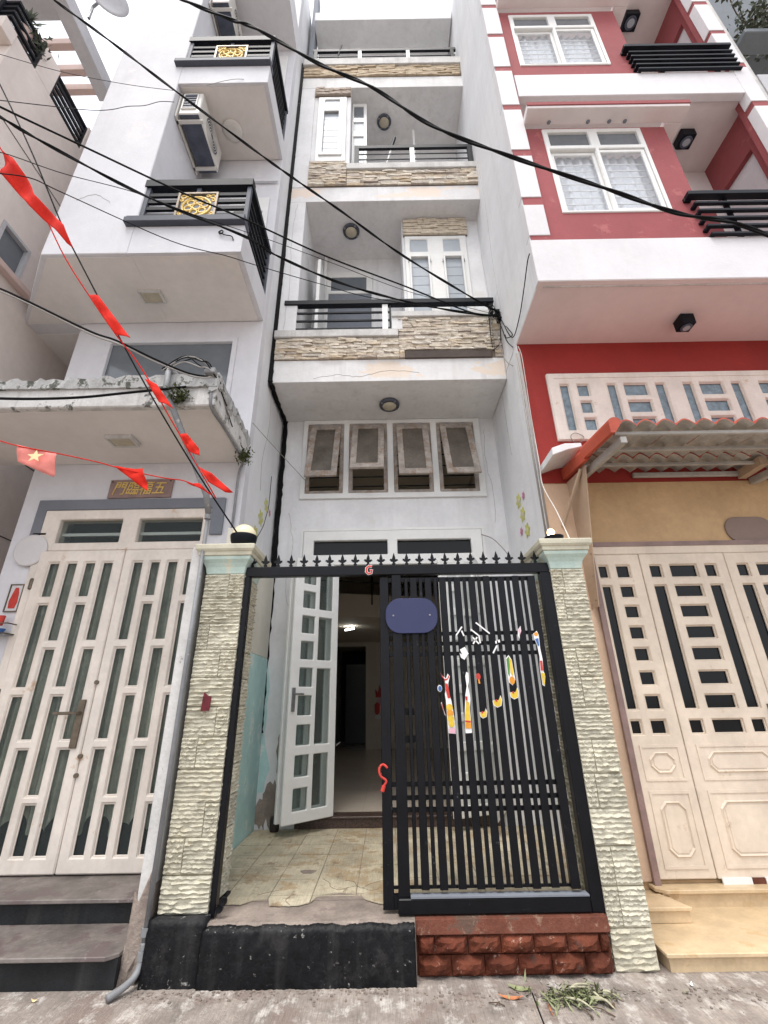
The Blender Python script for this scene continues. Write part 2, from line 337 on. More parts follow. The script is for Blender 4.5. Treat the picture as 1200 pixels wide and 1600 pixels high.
def bead(parent, holes, y0, y1, w, mt):
    mb = MB()
    for a, b, c, d in holes: mb.plate(a-.001, b+.001, c-.001, d+.001, y0, y1, [(a+w, b-w, c+w, d-w)])
    return obj('glazing_bead', mb, mt, parent, bevel=.003)
def rrect(x0, x1, z0, z1, r, n=6):
    o = []
    for cx, cz, a0 in ((x1-r, z1-r, 0), (x0+r, z1-r, 90), (x0+r, z0+r, 180), (x1-r, z0+r, 270)):
        o += [(cx+r*math.cos(R(a0+90*k/n)), cz+r*math.sin(R(a0+90*k/n))) for k in range(n+1)]
    return o
# ------------------------------------------------------------------ shared piece meshes
def ledge_mesh(k):
    q = random.Random(100+k); mb = MB(); nx = 3
    j = lambda s: q.uniform(-s, s)
    top, bot = [], []
    for i in range(nx+1):
        x = -.5 + i/nx
        top.append((x, -.5+j(.22), .47+j(.05))); bot.append((x, -.5+j(.22), -.47+j(.05)))
    vs = top + bot + [(x, .5, z) for x, z in ((-.5, .45), (.5, .45), (.5, -.45), (-.5, -.45))]
    n = nx+1; fs = [(i, i+1, n+i+1, n+i) for i in range(nx)]
    a, b, c, d = 2*n, 2*n+1, 2*n+2, 2*n+3
    fs += [tuple(range(n))[::-1]+(a, b), tuple(range(n, 2*n))+(c, d), (0, n, d, a), (nx, b, c, n+nx)]
    mb.add(vs, fs); return mb.mesh('ledger_stone', False, [M['ledge']])
LEDGE = [ledge_mesh(k) for k in range(10)]
def stones(parent, x0, x1, z0, z1, y, rowh=.042, ln=(.11, .28), depth=.045, name='stone', as_one=False):
    rows = max(1, round((z1-z0)/rowh)); h = (z1-z0)/rows; mb = MB()
    for i in range(rows):
        x = x0
        while x < x1-.005:
            w = rnd.uniform(*ln)
            if x+w > x1-.06: w = x1-x
            hh = h*rnd.uniform(.86, .97); dd = depth*rnd.uniform(.55, 1.15)
            c = (x+w/2, y-dd/2+.004, z0+h*(i+.5)+rnd.uniform(-.003, .003))
            me = rnd.choice(LEDGE)
            if as_one:
                mb.add([(c[0]+v.co.x*(w-.004), c[1]+v.co.y*dd, c[2]+v.co.z*hh) for v in me.vertices], [tuple(p.vertices) for p in me.polygons])
            else: inst(name, me, c, parent, (w-.004, dd, hh))
            x += w
    if as_one: obj(name, mb, M['ledge'], parent, kind='stuff')
def split_mesh(k, ridges=6, nx=12):
    q = random.Random(300+k); mb = MB(); nz = ridges*2; vs = []
    rows_ = []
    for r_i in range(ridges):
        ds, i = [], 0
        while i <= nx:
            n_ = q.choice((1, 2, 2, 3, 4)); d = q.uniform(.22, .95)
            ds += [d+q.uniform(-.08, .08) for _ in range(n_)]; i += n_
        rows_.append(ds)
    for j in range(nz+1):
        for i in range(nx+1):
            if j % 2: d = rows_[j//2][i]
            else: d = q.uniform(.02, .16) if j in (0, nz) else min(rows_[max(j//2-1, 0)][i], rows_[min(j//2, ridges-1)][i])*q.uniform(.15, .6)
            if i in (0, nx): d *= .7
            zz = -.5+j/nz + (q.uniform(-.026, .026) if 0 < j < nz else 0)
            xx = -.5+i/nx + (q.uniform(-.03, .03) if 0 < i < nx else 0)
            vs.append((xx, -d, zz))
    fs = [(j*(nx+1)+i, j*(nx+1)+i+1, (j+1)*(nx+1)+i+1, (j+1)*(nx+1)+i) for j in range(nz) for i in range(nx)]
    b = len(vs); vs += [(-.5, .5, -.5), (.5, .5, -.5), (.5, .5, .5), (-.5, .5, .5)]
    e0 = list(range(nx+1)); e1 = [nz*(nx+1)+i for i in range(nx+1)]; l = [j*(nx+1) for j in range(nz+1)]; r_ = [j*(nx+1)+nx for j in range(nz+1)]
    fs += [tuple(e0[::-1])+(b, b+1), tuple(e1)+(b+2, b+3), tuple(l)+(b+3, b), tuple(r_[::-1])+(b+1, b+2)]
    mb.add(vs, fs); return mb.mesh('split_tile', False, [M['splitstone']])
SPLIT = [split_mesh(k, 7 if k % 3 else 8) for k in range(16)]
def rock_mesh(k):
    q = random.Random(500+k); mb = MB(); nx, nz = 6, 4; vs = []
    px, pz = q.uniform(-.2, .2), q.uniform(-.1, .3)
    for j in range(nz+1):
        for i in range(nx+1):
            x, z = -.5+i/nx, -.5+j/nz
            edge = min(.5-abs(x), .5-abs(z))
            d = .30*min(1, edge*9) + .10 + .42*min(1, edge*9)*max(0, 1-abs(x-px)*1.3-abs(z-pz)*1.1) + q.uniform(-.07, .13)*min(1, edge*9)
            vs.append((x + (q.uniform(-.03, .03) if 0 < i < nx else 0), -d, z + (q.uniform(-.05, .05) if 0 < j < nz else 0)))
    fs = [(j*(nx+1)+i, j*(nx+1)+i+1, (j+1)*(nx+1)+i+1, (j+1)*(nx+1)+i) for j in range(nz) for i in range(nx)]
    b = len(vs); vs += [(-.5, .5, -.5), (.5, .5, -.5), (.5, .5, .5), (-.5, .5, .5)]
    e0 = list(range(nx+1)); e1 = [nz*(nx+1)+i for i in range(nx+1)]; l = [j*(nx+1) for j in range(nz+1)]; r_ = [j*(nx+1)+nx for j in range(nz+1)]
    fs += [tuple(e0[::-1])+(b, b+1), tuple(e1)+(b+2, b+3), tuple(l)+(b+3, b), tuple(r_[::-1])+(b+1, b+2)]
    mb.add(vs, fs); return mb.mesh('rough_brick', False, [M['redstone']])
ROCK = [rock_mesh(k) for k in range(8)]

# ================================================================== SETTING
mb = MB(); g = 200
mb.add([(-g, -g, 0), (g, -g, 0), (g, g, 0), (-g, g, 0)], [(0, 1, 2, 3)])
obj('street', mb, M['street'], kind='structure')
# paving joint and a thin dirt fillet along the house fronts
mb = MB(); mb.tube([(.78, 3.34, .001), (.77, 3.2, .001), (.76, 3.05, .001), (.745, 2.85, .001)], .004, 4)
obj('street_crack', mb, M['tar'], kind='structure')
mb = MB()
for i in range(420):
    x = rnd.uniform(-1.5, 2.0); y = 3.40-abs(rnd.gauss(0, .05)) if x < .1 else 3.36-abs(rnd.gauss(0, .09)); s_ = rnd.uniform(.002, .007)
    mb.box(x-s_, x+s_*rnd.uniform(.5, 1.5), y-s_, y+s_, 0, s_*1.1)
obj('grit', mb, M['cement'], kind='stuff')

# porch base: black kerb, cement lip, tiles
pb = MB(); pb.prism([(3.44, 0), (3.46, .24), (3.50, .272), (3.80, .274), (5.70, .274), (5.70, 0)], -1.45, .15, 'x')
obj('porch_base', pb, M['cement'], kind='structure')
obj('porch_base', B(.15, 1.62, 3.62, 5.70, 0, .274), M['cement'], kind='structure')
def rough_slab(x0, x1, y0, y1, z0, z1, nx, nz, amp, seed, topdrop=.02):
    q = random.Random(seed); mb = MB(); vs = []
    for j in range(nz+1):
        for i in range(nx+1):
            t = j/nz
            vs.append((x0+(x1-x0)*i/nx, y0 + q.uniform(-amp, amp) + (0.02*t*t), z0+(z1-z0)*t + (topdrop*(.5*math.sin(i*.31+seed)+.3*math.sin(i*.83)+.25*q.uniform(-1, 1)-.5) if j == nz else 0)))
    fs = [(j*(nx+1)+i, j*(nx+1)+i+1, (j+1)*(nx+1)+i+1, (j+1)*(nx+1)+i) for j in range(nz) for i in range(nx)]
    n = len(vs)
    for i in range(nx+1): vs.append((x0+(x1-x0)*i/nx, y1, z1-.01))
    fs += [(nz*(nx+1)+i, nz*(nx+1)+i+1, n+i+1, n+i) for i in range(nx)]
    vs += [(x0, y1, z0), (x1, y1, z0)]
    fs += [tuple(j*(nx+1) for j in range(nz+1))+(n, n+nx+1), tuple(j*(nx+1)+nx for j in range(nz, -1, -1))+(n+nx+2, n+nx)]
    mb.add(vs, fs); return mb
obj('porch_kerb', rough_slab(-1.12, .145, 3.41, 3.53, 0, .272, 90, 8, .006, 5, .014), M['blackbase'], kind='structure', smooth=True)
# porch floor tiles
pf = obj('porch_floor', B(-1.42, 1.6, 3.80, 5.64, .272, .279), M['cement'], kind='structure')
brk = [(-1.45, 3.74), (-1.2, 3.735), (-.98, 3.74), (-.93, 3.80), (-.80, 3.83), (-.795, 3.715), (-.62, 3.70), (-.52, 3.76), (-.50, 3.85), (-.34, 3.92), (-.22, 3.885), (-.19, 3.90), (-.185, 3.80), (-.06, 3.715), (.1, 3.70), (1.6, 3.70)]
def bry(x):
    for (a, ya), (b, yb) in zip(brk, brk[1:]):
        if a <= x <= b: return ya+(yb-ya)*(x-a)/(b-a)
    return 3.72
x = -1.42
xs_ = [-1.42, -1.13, -.83, -.535, -.235, .065, .365, .665, .965, 1.265, 1.6]
ys_ = [3.66, 3.87, 4.17, 4.47, 4.77, 5.07, 5.37, 5.64]
for i in range(len(xs_)-1):
    for j in range(len(ys_)-1):
        a, b, c, d = xs_[i]+.003, xs_[i+1]-.003, ys_[j]+.003, ys_[j+1]-.003
        h = .284 + rnd.uniform(-.0012, .0012)
        if j <= 1:
            if j == 0: pts = [(b, d), (a, d)]
            else: pts = [(b, d), (a, d)]
            n = 9; fr = [(a+(b-a)*k/n, min(d-.006, max(c, bry(a+(b-a)*k/n)+rnd.uniform(-.010, .010)))) for k in range(n+1)]
            if all(p[1] > d-.01 for p in fr): continue
            mb = MB().prism(pts[::1] + fr, .279, h, 'z')
        else:
            mb = MB().box(a, b, c, d, .279, h)
        obj('floor_tile', mb, M['ptile'], pf)
mb = MB(); mb.prism([(-.64+.06*math.cos(t)*(1+.25*math.sin(3*t)), 4.33+.055*math.sin(t)*(1+.2*math.cos(2*t))) for t in [k*.52 for k in range(12)]], .2845, .286, 'z')
obj('missing_chip', mb, M['cement'], pf)
mb = MB()
for pl in ([(-.50, 4.17), (-.45, 4.10), (-.42, 4.0), (-.36, 3.95)], [(-.36, 3.95), (-.3, 3.99), (-.24, 4.02), (-.2, 3.98), (-.14, 4.06)], [(-.24, 4.02), (-.26, 4.1), (-.33, 4.13)], [(-.2, 3.98), (-.13, 3.93), (-.08, 3.96)],
           [(-.92, 3.88), (-.85, 3.93), (-.78, 3.96)], [(-.68, 3.86), (-.7, 3.78), (-.66, 3.71)], [(-.3, 3.99), (-.33, 3.92)], [(-.14, 4.06), (-.05, 4.12), (0, 4.1)]):
    mb.tube([(p[0]+rnd.uniform(-.004, .004), p[1], .2845) for p in spline([(a, b, 0) for a, b in pl], 4)], .0022, 4)
obj('tile_crack', mb, M['grout'], pf)

# red kerb and split-face bricks under the sliding gate
rk = thing('brick_kerb', 'red painted kerb faced with rough split bricks under the black gate', 'kerb', (.7, 3.5, 0))
obj('kerb_top', MB().prism([(3.53, 0), (3.53, .199), (3.485, .201), (3.497, .24), (3.505, .272), (3.62, .28), (3.62, 0)], .15, 1.33, 'x'), M['redkerb'], rk, bevel=.004)
for xs, z0, z1 in (([.165, .265, .465, .665, .865, 1.065, 1.262, 1.31], .103, .197), ([.165, .36, .56, .76, .96, 1.16, 1.31], .002, .100)):
    for a, b in zip(xs, xs[1:]):
        inst('brick', rnd.choice(ROCK), ((a+b)/2, 3.52, (z0+z1)/2), rk, (b-a-.003, .080, z1-z0-.002))

# ================================================================== CENTRE HOUSE
ch = thing('townhouse', 'narrow white house with stone clad balconies behind the black gate', 'house', (.1, 5.65, 0))
F = 5.65
WIN = [(-1.10, -.57), (-.49, .06), (.15, .70), (.79, 1.34)]
obj('wall', MB().plate(-1.46, 1.66, .27, 5.40, F, F+.18, [(-1.0, 1.22, .268, 3.54)]+[(a+.02, b-.02, 4.21, 5.29) for a, b in WIN]), M['white'], ch, bevel=.004)
# window row: raised border, frames, tilted sashes
obj('window_border', MB().plate(-1.17, 1.43, 4.10, 5.385, F-.035, F-.002, [(a, b, 4.18, 5.32) for a, b in WIN]), M['wpaint'], ch, bevel=.006)
for k, ((a, b), ang, dx) in enumerate(zip(WIN, (14, 22, 15, 15.5), (-.012, -.005, .006, .012))):
    fr = obj('window', MB().plate(a+.002, b-.002, 4.182, 5.318, F-.025, F+.06, [(a+.055, b-.055, 4.225, 5.285)]), M['dusty'], ch, bevel=.004)
    # sash hinged along its top edge, swung outwards
    w2 = (b-a)/2-.045; cx = (a+b)/2+.005; hz, hy = 5.28, F-.03; L_ = .985
    ca, sa = math.cos(R(ang)), math.sin(R(ang))
    def tilt(mb_):
        out = []
        for (px_, py_, pz_) in mb_.v:
            d = -pz_
            out.append((cx+px_+dx*d*2.2, hy - d*sa + py_*ca, hz - d*ca - py_*sa))
        mb_.v = out; return mb_
    obj('sash', tilt(MB().plate(-w2, w2, -L_, 0, -.02, .02, [(-w2+.085, w2-.085, -L_+.095, -.085)])), M['dusty'], fr, bevel=.006)
    obj('pane', tilt(MB().box(-w2+.084, w2-.084, -.003, .003, -L_+.094, -.084)), M['glassbrown'], fr)
    hb = MB()
    for hx in (-.12, .12): hb.lathe([(.012, -.03), (.014, -.03), (.014, .03), (.012, .03)], (cx+hx, hy-.01, hz+.01), 8, 'x')
    obj('hinge', hb, M['steel'], fr, smooth=False)
    gb = MB()
    for zz in (4.30, 4.45, 4.62, 4.8, 5.0): gb.box(a+.05, b-.05, F+.02, F+.035, zz, zz+.012)
    obj('window_bar', gb, M['navy'], fr)
# door frame, fanlight
obj('door_frame', MB().plate(-1.08, 1.30, .40, 3.625, F-.02, F+.12, [(-.94, .04, 3.29, 3.49), (.17, 1.15, 3.29, 3.49), (-.98, 1.20, .398, 3.15)]), M['wpaint'], ch, bevel=.008)
obj('door_trim', MB().plate(-1.12, 1.34, 2.6, 3.665, F-.012, F-.003, [(-1.085, 1.305, 2.59, 3.63)]), M['wpaint'], ch)
for a, b in ((-.942, .042), (.168, 1.152)):
    fl = obj('fanlight', B(a, b, F+.04, F+.046, 3.288, 3.492), M['glassdark'], ch)
# threshold
obj('threshold', B(-1.0, 1.22, F-.02, F+.2, .284, .368), M['granite'], ch, bevel=.004)
obj('threshold_top', B(-1.0, 1.22, F-.035, F+.2, .370, .390), M['granite'], ch, bevel=.003)
# open folding leaf on the left (two leaves folded together)
ZR = [(.50, .70), (.80, 1.00), (1.09, 1.29), (1.38, 1.58), (1.67, 1.87), (1.96, 2.16), (2.25, 2.45), (2.54, 2.74), (2.83, 3.02)]
def leaf_map(mb, p0, p1, off=0.0):
    ax, ay = p0; bx_, by_ = p1; dx, dy = bx_-ax, by_-ay; Ln = math.hypot(dx, dy); dx /= Ln; dy /= Ln
    mb.v = [(ax+dx*u - dy*(w+off), ay+dy*u + dx*(w+off), z) for (u, w, z) in mb.v]; return mb
def door_leaf(p0, p1, off, name='door_leaf', handle=True, z0=.395, z1=3.13, glass='glassclear'):
    Ln = math.hypot(p1[0]-p0[0], p1[1]-p0[1])
    c1 = (.115, .115+.52*(Ln-.29)); c2 = (c1[1]+.055, Ln-.09)
    holes = [(c1[0], c1[1], a, b) for a, b in ZR]
    long = [(.50, 1.00), (1.09, 1.87), (1.96, 2.45), (2.54, 3.02)]
    holes += [(c2[0], c2[1], a, b) for a, b in long]
    lf = obj(name, leaf_map(MB().plate(0, Ln, z0, z1, -.02, .02, holes), p0, p1, off), M['wpaint'], ch, bevel=.007)
    for h in holes:
        obj('pane', leaf_map(MB().box(h[0]-.003, h[1]+.003, -.003, .003, h[2]-.003, h[3]+.003), p0, p1, off), M[glass], lf)
    if handle:
        hb = MB().box(.03, .07, -.035, -.02, 1.42, 1.66); hb.box(.035, .16, -.065, -.05, 1.585, 1.605); hb.box(.04, .06, -.06, -.02, 1.585, 1.605)
        obj('door_handle', leaf_map(hb, p0, p1, off), M['steel'], lf, bevel=.003)
    return lf
door_leaf((-1.065, 5.22), (-.60, 5.64), 0)
door_leaf((-1.10, 5.26), (-.64, 5.68), .06, handle=False)
# right-hand leaves: one shut, one folded out against the right
door_leaf((.66, 5.40), (1.18, 5.64), 0, handle=False, glass='glasslight')
door_leaf((1.21, 5.62), (1.02, 5.15), 0, handle=False, glass='glasslight')
# side walls of the porch
obj('porch_wall', B(-1.50, -1.425, 4.55, F-.002, .27, 2.0), M['teal'], ch, bevel=.006)
obj('porch_wall', B(-1.50, -1.428, 4.0, F-.002, 2.002, 3.06), M['creamwall'], ch, bevel=.006)
obj('porch_wall', B(1.60, 1.70, 3.95, F-.002, .27, 2.4), M['white_side'], ch)
mb = MB(); q = random.Random(3)
for k_, (cx, cz, rx, rz) in enumerate(((-1.27, .52, .10, .24), (-1.36, .42, .07, .15))):
    mb.prism([(cx+rx*math.cos(t)*q.uniform(.6, 1.15), cz+rz*math.sin(t)*q.uniform(.6, 1.15)) for t in [k*.35 for k in range(18)]], F-.006-.002*k_, F-.0012, 'y')
mb.prism([(-1.20+.05*math.cos(t)*q.uniform(.5, 1.2), 1.02+.28*math.sin(t)*q.uniform(.7, 1.1)) for t in [k*.35 for k in range(18)]], F-.012, F-.0012, 'y')
obj('bare_plaster', mb, M['cement'], ch)
fl_ = [(-1.418, .62)]+[(-1.418+.05+.06*q.random(), .62+.11*k_) for k_ in range(4)]+[(-1.418+.02+.03*q.random(), 1.1+.1*k_) for k_ in range(8)]+[(-1.418, 1.95)]
mb = MB().prism(fl_, F-.0045, F-.0012, 'y')
obj('flaking_teal', mb, M['teal'], ch)
obj('door_stop', MB().lathe([(.045, 0), (.05, .02), (.05, .11), (.04, .13)], (-1.19, F-.10, .286), 14), M['innerdark'], ch)
# interior
obj('interior_wall', MB().plate(F+.18, 16, .39, 5.4, -1.60, -1.47, (), 'x'), M['inwall'], ch)
obj('interior_wall', MB().plate(F+.18, 16, .39, 5.4, 1.66, 1.79, (), 'x'), M['inwall'], ch)
obj('interior_wall', MB().plate(-1.47, 1.66, .39, 5.4, 13.0, 13.15, [(-1.46, -.57, .38, 2.95)]), M['inwall'], ch)
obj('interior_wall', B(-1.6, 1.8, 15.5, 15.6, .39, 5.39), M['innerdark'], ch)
obj('interior_ceiling', B(-1.6, 1.79, F+.18, 16, 5.39, 5.5), M['inwall'], ch)
mz = MB().prism([(-1.47, 8.7), (-1.0, 8.78), (-.4, 8.95), (.3, 9.15), (1.66, 9.3), (1.66, 16), (-1.47, 16)], 3.06, 3.5, 'z')
obj('mezzanine', mz, M['inwall'], ch)
mb = MB()
for zz in (3.75, 3.95, 4.15): mb.tube([(-1.4, 8.75, zz), (-.9, 8.8, zz), (-.3, 9.0, zz), (.4, 9.2, zz), (1.6, 9.35, zz)], .012, 5)
for xx, yy in ((-.95, 8.8), (-.27, 9.0), (.4, 9.2)): mb.tube([(xx, yy, 3.3), (xx, yy, 4.2)], .022, 5)
obj('mezzanine_rail', mb, M['navy'], ch)
inf = obj('interior_floor', B(-1.47, 1.66, F+.2, 16, .28, .384), M['cement'], ch)
for i in range(6):
    for j in range(14):
        a = -1.47+i*.6-.02; b = a+.6; c = F+.2+j*.6; d = c+.6
        a, b = max(a, -1.47), min(b, 1.66)
        if b-a > .05: obj('floor_tile', B(a+.0015, b-.0015, c+.0015, d-.0015, .384, .391), M['itile'], inf)
obj('cupboard', B(-1.25, -.5, 14.6, 15.2, .39, 2.6), M['darkwood'], ch, bevel=.01)
mb = MB().tube([(-.90, 10.2, 2.99), (-.70, 10.0, 2.99)], .014, 8)
tl = obj('tube_light', mb, M['tubelit'], None, label='lit fluorescent tube under the mezzanine inside the open white door', cat='lamp')
# festive red paper print on the far inner wall: plain flames and pouch shapes
fp = thing('paper_print', 'red and pink festive paper print on the far inner wall beside the gate post', 'sticker', (-.1, 12.98, 1.3))
q = random.Random(9)
obj('print_flames', MB().prism([(-.30, 1.62), (-.32, 1.84), (-.24, 1.74), (-.2, 1.95), (-.14, 1.76), (-.07, 1.98), (-.03, 1.76), (.03, 1.86), (0, 1.62)], 12.985, 12.995), M['paper_red'], fp)
obj('print_body', MB().prism(rbox(-.27, -.02, 1.3, 1.62, .07), 12.985, 12.995), M['paper_pink'], fp)
obj('print_pouch', MB().prism(rbox(-.33, -.2, 1.2, 1.5, .05), 12.975, 12.984), M['paper_red'], fp)
obj('print_cloud', MB().prism(rbox(-.33, .06, 1.1, 1.19, .03), 12.985, 12.995), M['paper_white'], fp)

# --- first balcony
def balcony_slab(name, x0, x1, z0, z1, zf, mt, y=4.75):
    return obj(name, MB().prism([(y, z0), (y, zf), (y+.03, zf+.005), (y+.03, z1), (F+.2, z1), (F+.2, z0)], x0, x1, 'x'), mt, ch, bevel=.004)
Y0 = 4.75
b1 = balcony_slab('balcony', -1.445, 1.645, 5.39, 6.10, 5.75, M['oldwhite'])
obj('cladding_bed', MB().box(-1.445, .24, Y0+.005, Y0+.03, 5.755, 6.115).box(.24, 1.53, Y0+.005, Y0+.12, 5.88, 6.46).box(.24, .31, Y0+.005, Y0+.03, 5.755, 5.88).box(1.49, 1.53, Y0+.005, Y0+.03, 5.755, 5.88), M['grout'], b1)
stones(b1, -1.445, .24, 5.755, 6.11, Y0+.005, .045, (.13, .32))
stones(b1, .24, 1.53, 5.885, 6.46, Y0+.005, .045, (.13, .32))
stones(b1, .24, .315, 5.755, 5.885, Y0+.005, .045, (.13, .32))
stones(b1, 1.535, 1.645, 5.755, 6.46, Y0+.012, .06, (.11, .12), depth=.035)
obj('recess_slot', MB().box(.318, 1.485, Y0-.028, Y0+.05, 5.745, 5.868), M['slot'], b1, bevel=.004)
obj('coping', MB().box(-1.47, .235, Y0-.055, Y0+.20, 6.118, 6.245), M['cap'], b1, bevel=.008)
obj('coping', MB().box(.15, .30, Y0-.03, Y0+.14, 6.25, 6.50), M['oldwhite'], b1, bevel=.006)
obj('coping', MB().box(.15, 1.56, Y0-.055, Y0+.16, 6.465, 6.565), M['cap'], b1, bevel=.008)
obj('balcony_wall', B(.24, 1.645, Y0+.12, Y0+.14, 6.1, 6.46), M['white'], b1)
obj('handrail', B(-1.38, 1.62, Y0-.02, Y0+.07, 6.755, 6.835), M['navy'], b1, bevel=.004)
obj('rail_post', B(1.54, 1.60, Y0, Y0+.05, 6.566, 6.756), M['navy'], b1)
for zz in (6.31, 6.46, 6.61): obj('rail_bar', B(-1.30, .14, Y0+.01, Y0+.035, zz, zz+.024), M['navy'], b1)
for xx in (-1.31, .12): obj('rail_post', B(xx, xx+.025, Y0+.005, Y0+.04, 6.245, 6.755), M['navy'], b1)
obj('rail_post', B(.02, .10, Y0, Y0+.05, 6.245, 6.755), M['wpaint'], b1)
# --- second storey recess
obj('pilaster', B(-1.447, -1.195, Y0+.002, 5.9, 6.10, 9.04), M['white'], ch, bevel=.005)
obj('wall', B(-1.2, .37, 5.80, 5.95, 6.1, 9.04), M['white'], ch)
obj('wall', MB().plate(.37, 1.69, 6.1, 9.04, 5.10, 5.20, [(.45, 1.40, 6.3, 8.6)]), M['white'], ch, bevel=.004)
obj('wall', B(.37, .45, 5.205, 5.80, 6.1, 9.04), M['white'], ch)
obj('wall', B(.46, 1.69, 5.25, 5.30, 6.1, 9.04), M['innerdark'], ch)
ln2 = obj('stone_lintel', B(.395, 1.46, 5.075, 5.10, 8.64, 9.02), M['grout'], ch)
stones(ln2, .395, 1.46, 8.645, 9.02, 5.075, .05, (.14, .34), as_one=True)
wf = obj('window', MB().plate(.41, 1.43, 6.3, 8.635, 5.07, 5.13, [(.50, .78, 8.26, 8.55), (1.05, 1.32, 8.26, 8.55), (.50, .78, 6.35, 8.12), (1.05, 1.32, 6.35, 8.12)]), M['wpaint'], ch, bevel=.012)
for a, b in ((.47, .81), (1.02, 1.35)):
    obj('sash', MB().plate(a, b, 6.32, 8.155, 5.045, 5.069, [(a+.035, b-.035, 6.36, 8.115)]), M['wpaint'], wf, bevel=.006)
    obj('pane', B(a+.03, b-.03, 5.09, 5.095, 8.25, 8.56), M['glassfrost'], wf)
    for k in range(9):
        z = 6.36+k*.195
        obj('louvre', MB().prism([(5.093, z), (5.097, z-.002), (5.101, z+.190), (5.097, z+.192)], a+.02, b-.02, 'x'), M['glassfrost'], wf)
    obj('pane', B(a+.02, b-.02, 5.108, 5.114, 6.35, 8.13), M['glassfrost'], wf)
    obj('sash_hinge', MB().box(a-.012, a, 5.04, 5.066, 8.0, 8.05).box(b, b+.012, 5.04, 5.066, 8.0, 8.05), M['steel'], wf)
df = obj('balcony_door', MB().plate(-.98, -.14, 6.1, 8.68, 5.765, 5.799, [(-.88, -.25, 8.22, 8.55), (-.92, -.16, 6.12, 8.15)]), M['wpaint'], ch, bevel=.006)
obj('pane', B(-.885, -.245, 5.78, 5.784, 8.215, 8.555), M['glassgrey'], df)
obj('door_opening', B(-.92, -.16, 5.785, 5.795, 6.12, 8.15), M['greytrim'], df)
obj('door_leaf', MB().box(-1.02, -.965, 5.15, 5.70, 6.14, 8.22), M['wpaint'], df, bevel=.005)
obj('clothes_pole', B(-1.005, -.955, 5.70, 5.74, 6.12, 9.02), M['wpaint'], ch, bevel=.004)
# --- second balcony
b2 = balcony_slab('balcony', -1.446, 1.695, 9.04, 9.80, 9.40, M['oldwhite_upper'])
obj('cladding_bed', MB().box(-1.19, -.54, Y0-.002, Y0+.03, 9.42, 10.03).box(-.54, 1.69, Y0+.002, Y0+.03, 9.42, 9.80), M['grout'], b2)
stones(b2, -1.185, -.545, 9.425, 10.02, Y0-.002, .055, (.16, .34), depth=.05)
stones(b2, -.54, 1.68, 9.425, 9.80, Y0+.005, .055, (.18, .38))
obj('coping', MB().box(-.545, 1.70, Y0-.06, Y0+.2, 9.805, 9.955), M['cap'], b2, bevel=.008)
obj('handrail', B(-.42, 1.65, Y0+.0, Y0+.045, 10.47, 10.555), M['navy'], b2, bevel=.004)
for zz in (10.02, 10.17, 10.32): obj('rail_bar', B(-.38, 1.6, Y0+.014, Y0+.028, zz, zz+.018), M['navy'], b2)
for a, mt in ((-.42, 'navy'), (.55, 'wpaint'), (1.56, 'navy')): obj('rail_post', B(a, a+.08, Y0, Y0+.05, 9.955, 10.47), M[mt], b2)
obj('pilaster', B(-1.447, -1.185, Y0+.002, 5.9, 9.42, 12.41), M['white'], ch, bevel=.005)
obj('wall', B(-1.2, 1.69, 5.80, 5.95, 9.9, 12.41), M['white'], ch)
obj('wall', MB().plate(-1.185, -.50, 10.03, 12.41, 4.765, 4.85, [(-1.02, -.68, 10.28, 12.02)]), M['white'], ch, bevel=.004)
obj('wall', B(-.59, -.502, 4.852, 5.8, 9.9, 12.41), M['white'], ch)
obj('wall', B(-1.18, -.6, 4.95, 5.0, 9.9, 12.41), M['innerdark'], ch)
ln3 = obj('stone_lintel', B(-1.18, -.503, 4.745, 4.765, 12.11, 12.36), M['grout'], ch)
stones(ln3, -1.18, -.503, 12.115, 12.36, 4.745, .05, (.14, .34), as_one=True)
w3 = obj('window', MB().plate(-1.10, -.58, 10.1, 12.07, 4.735, 4.79, [(-.985, -.705, 11.72, 11.99), (-.99, -.70, 10.3, 11.6)]), M['wpaint'], ch, bevel=.012)
obj('sash', MB().plate(-1.045, -.64, 10.24, 11.67, 4.71, 4.734, [(-.985, -.715, 10.32, 11.57)]), M['wpaint'], w3, bevel=.006)
obj('pane', B(-.99, -.70, 4.755, 4.76, 11.715, 11.995), M['glassfrost'], w3)
for k in range(7):
    z = 10.32+k*.18; obj('louvre', MB().prism([(4.760, z), (4.764, z-.002), (4.767, z+.175), (4.763, z+.177)], -.99, -.71, 'x'), M['glassfrost'], w3)
obj('pane', B(-1.0, -.70, 4.775, 4.780, 10.29, 11.61), M['glassfrost'], w3)
lf3 = obj('balcony_door', MB().plate(-.49, -.21, 9.96, 12.37, 4.98, 5.02, [(-.46, -.27, 11.78, 12.27), (-.46, -.27, 11.46, 11.74), (-.46, -.27, 10.4, 11.28)]), M['wpaint'], ch, bevel=.005)
obj('pane', B(-.47, -.26, 4.998, 5.002, 11.77, 12.28), M['glassgrey'], lf3); obj('pane', B(-.47, -.26, 4.998, 5.002, 11.45, 11.75), M['glassfrost'], lf3)
obj('pane', B(-.47, -.26, 4.998, 5.002, 10.39, 11.29), M['glassfrost'], lf3)
obj('door_leaf', MB().box(.70, .745, 5.4, 5.46, 9.96, 12.3), M['wpaint'], ch, bevel=.004)
obj('pole', MB().tube([(.05, 5.0, 9.98), (.30, 4.95, 11.1)], .018, 8), M['wpaint'], ch)
obj('pole_grip', MB().tube([(.25, 4.96, 10.9), (.31, 4.95, 11.15)], .028, 8), M['navy'], ch)
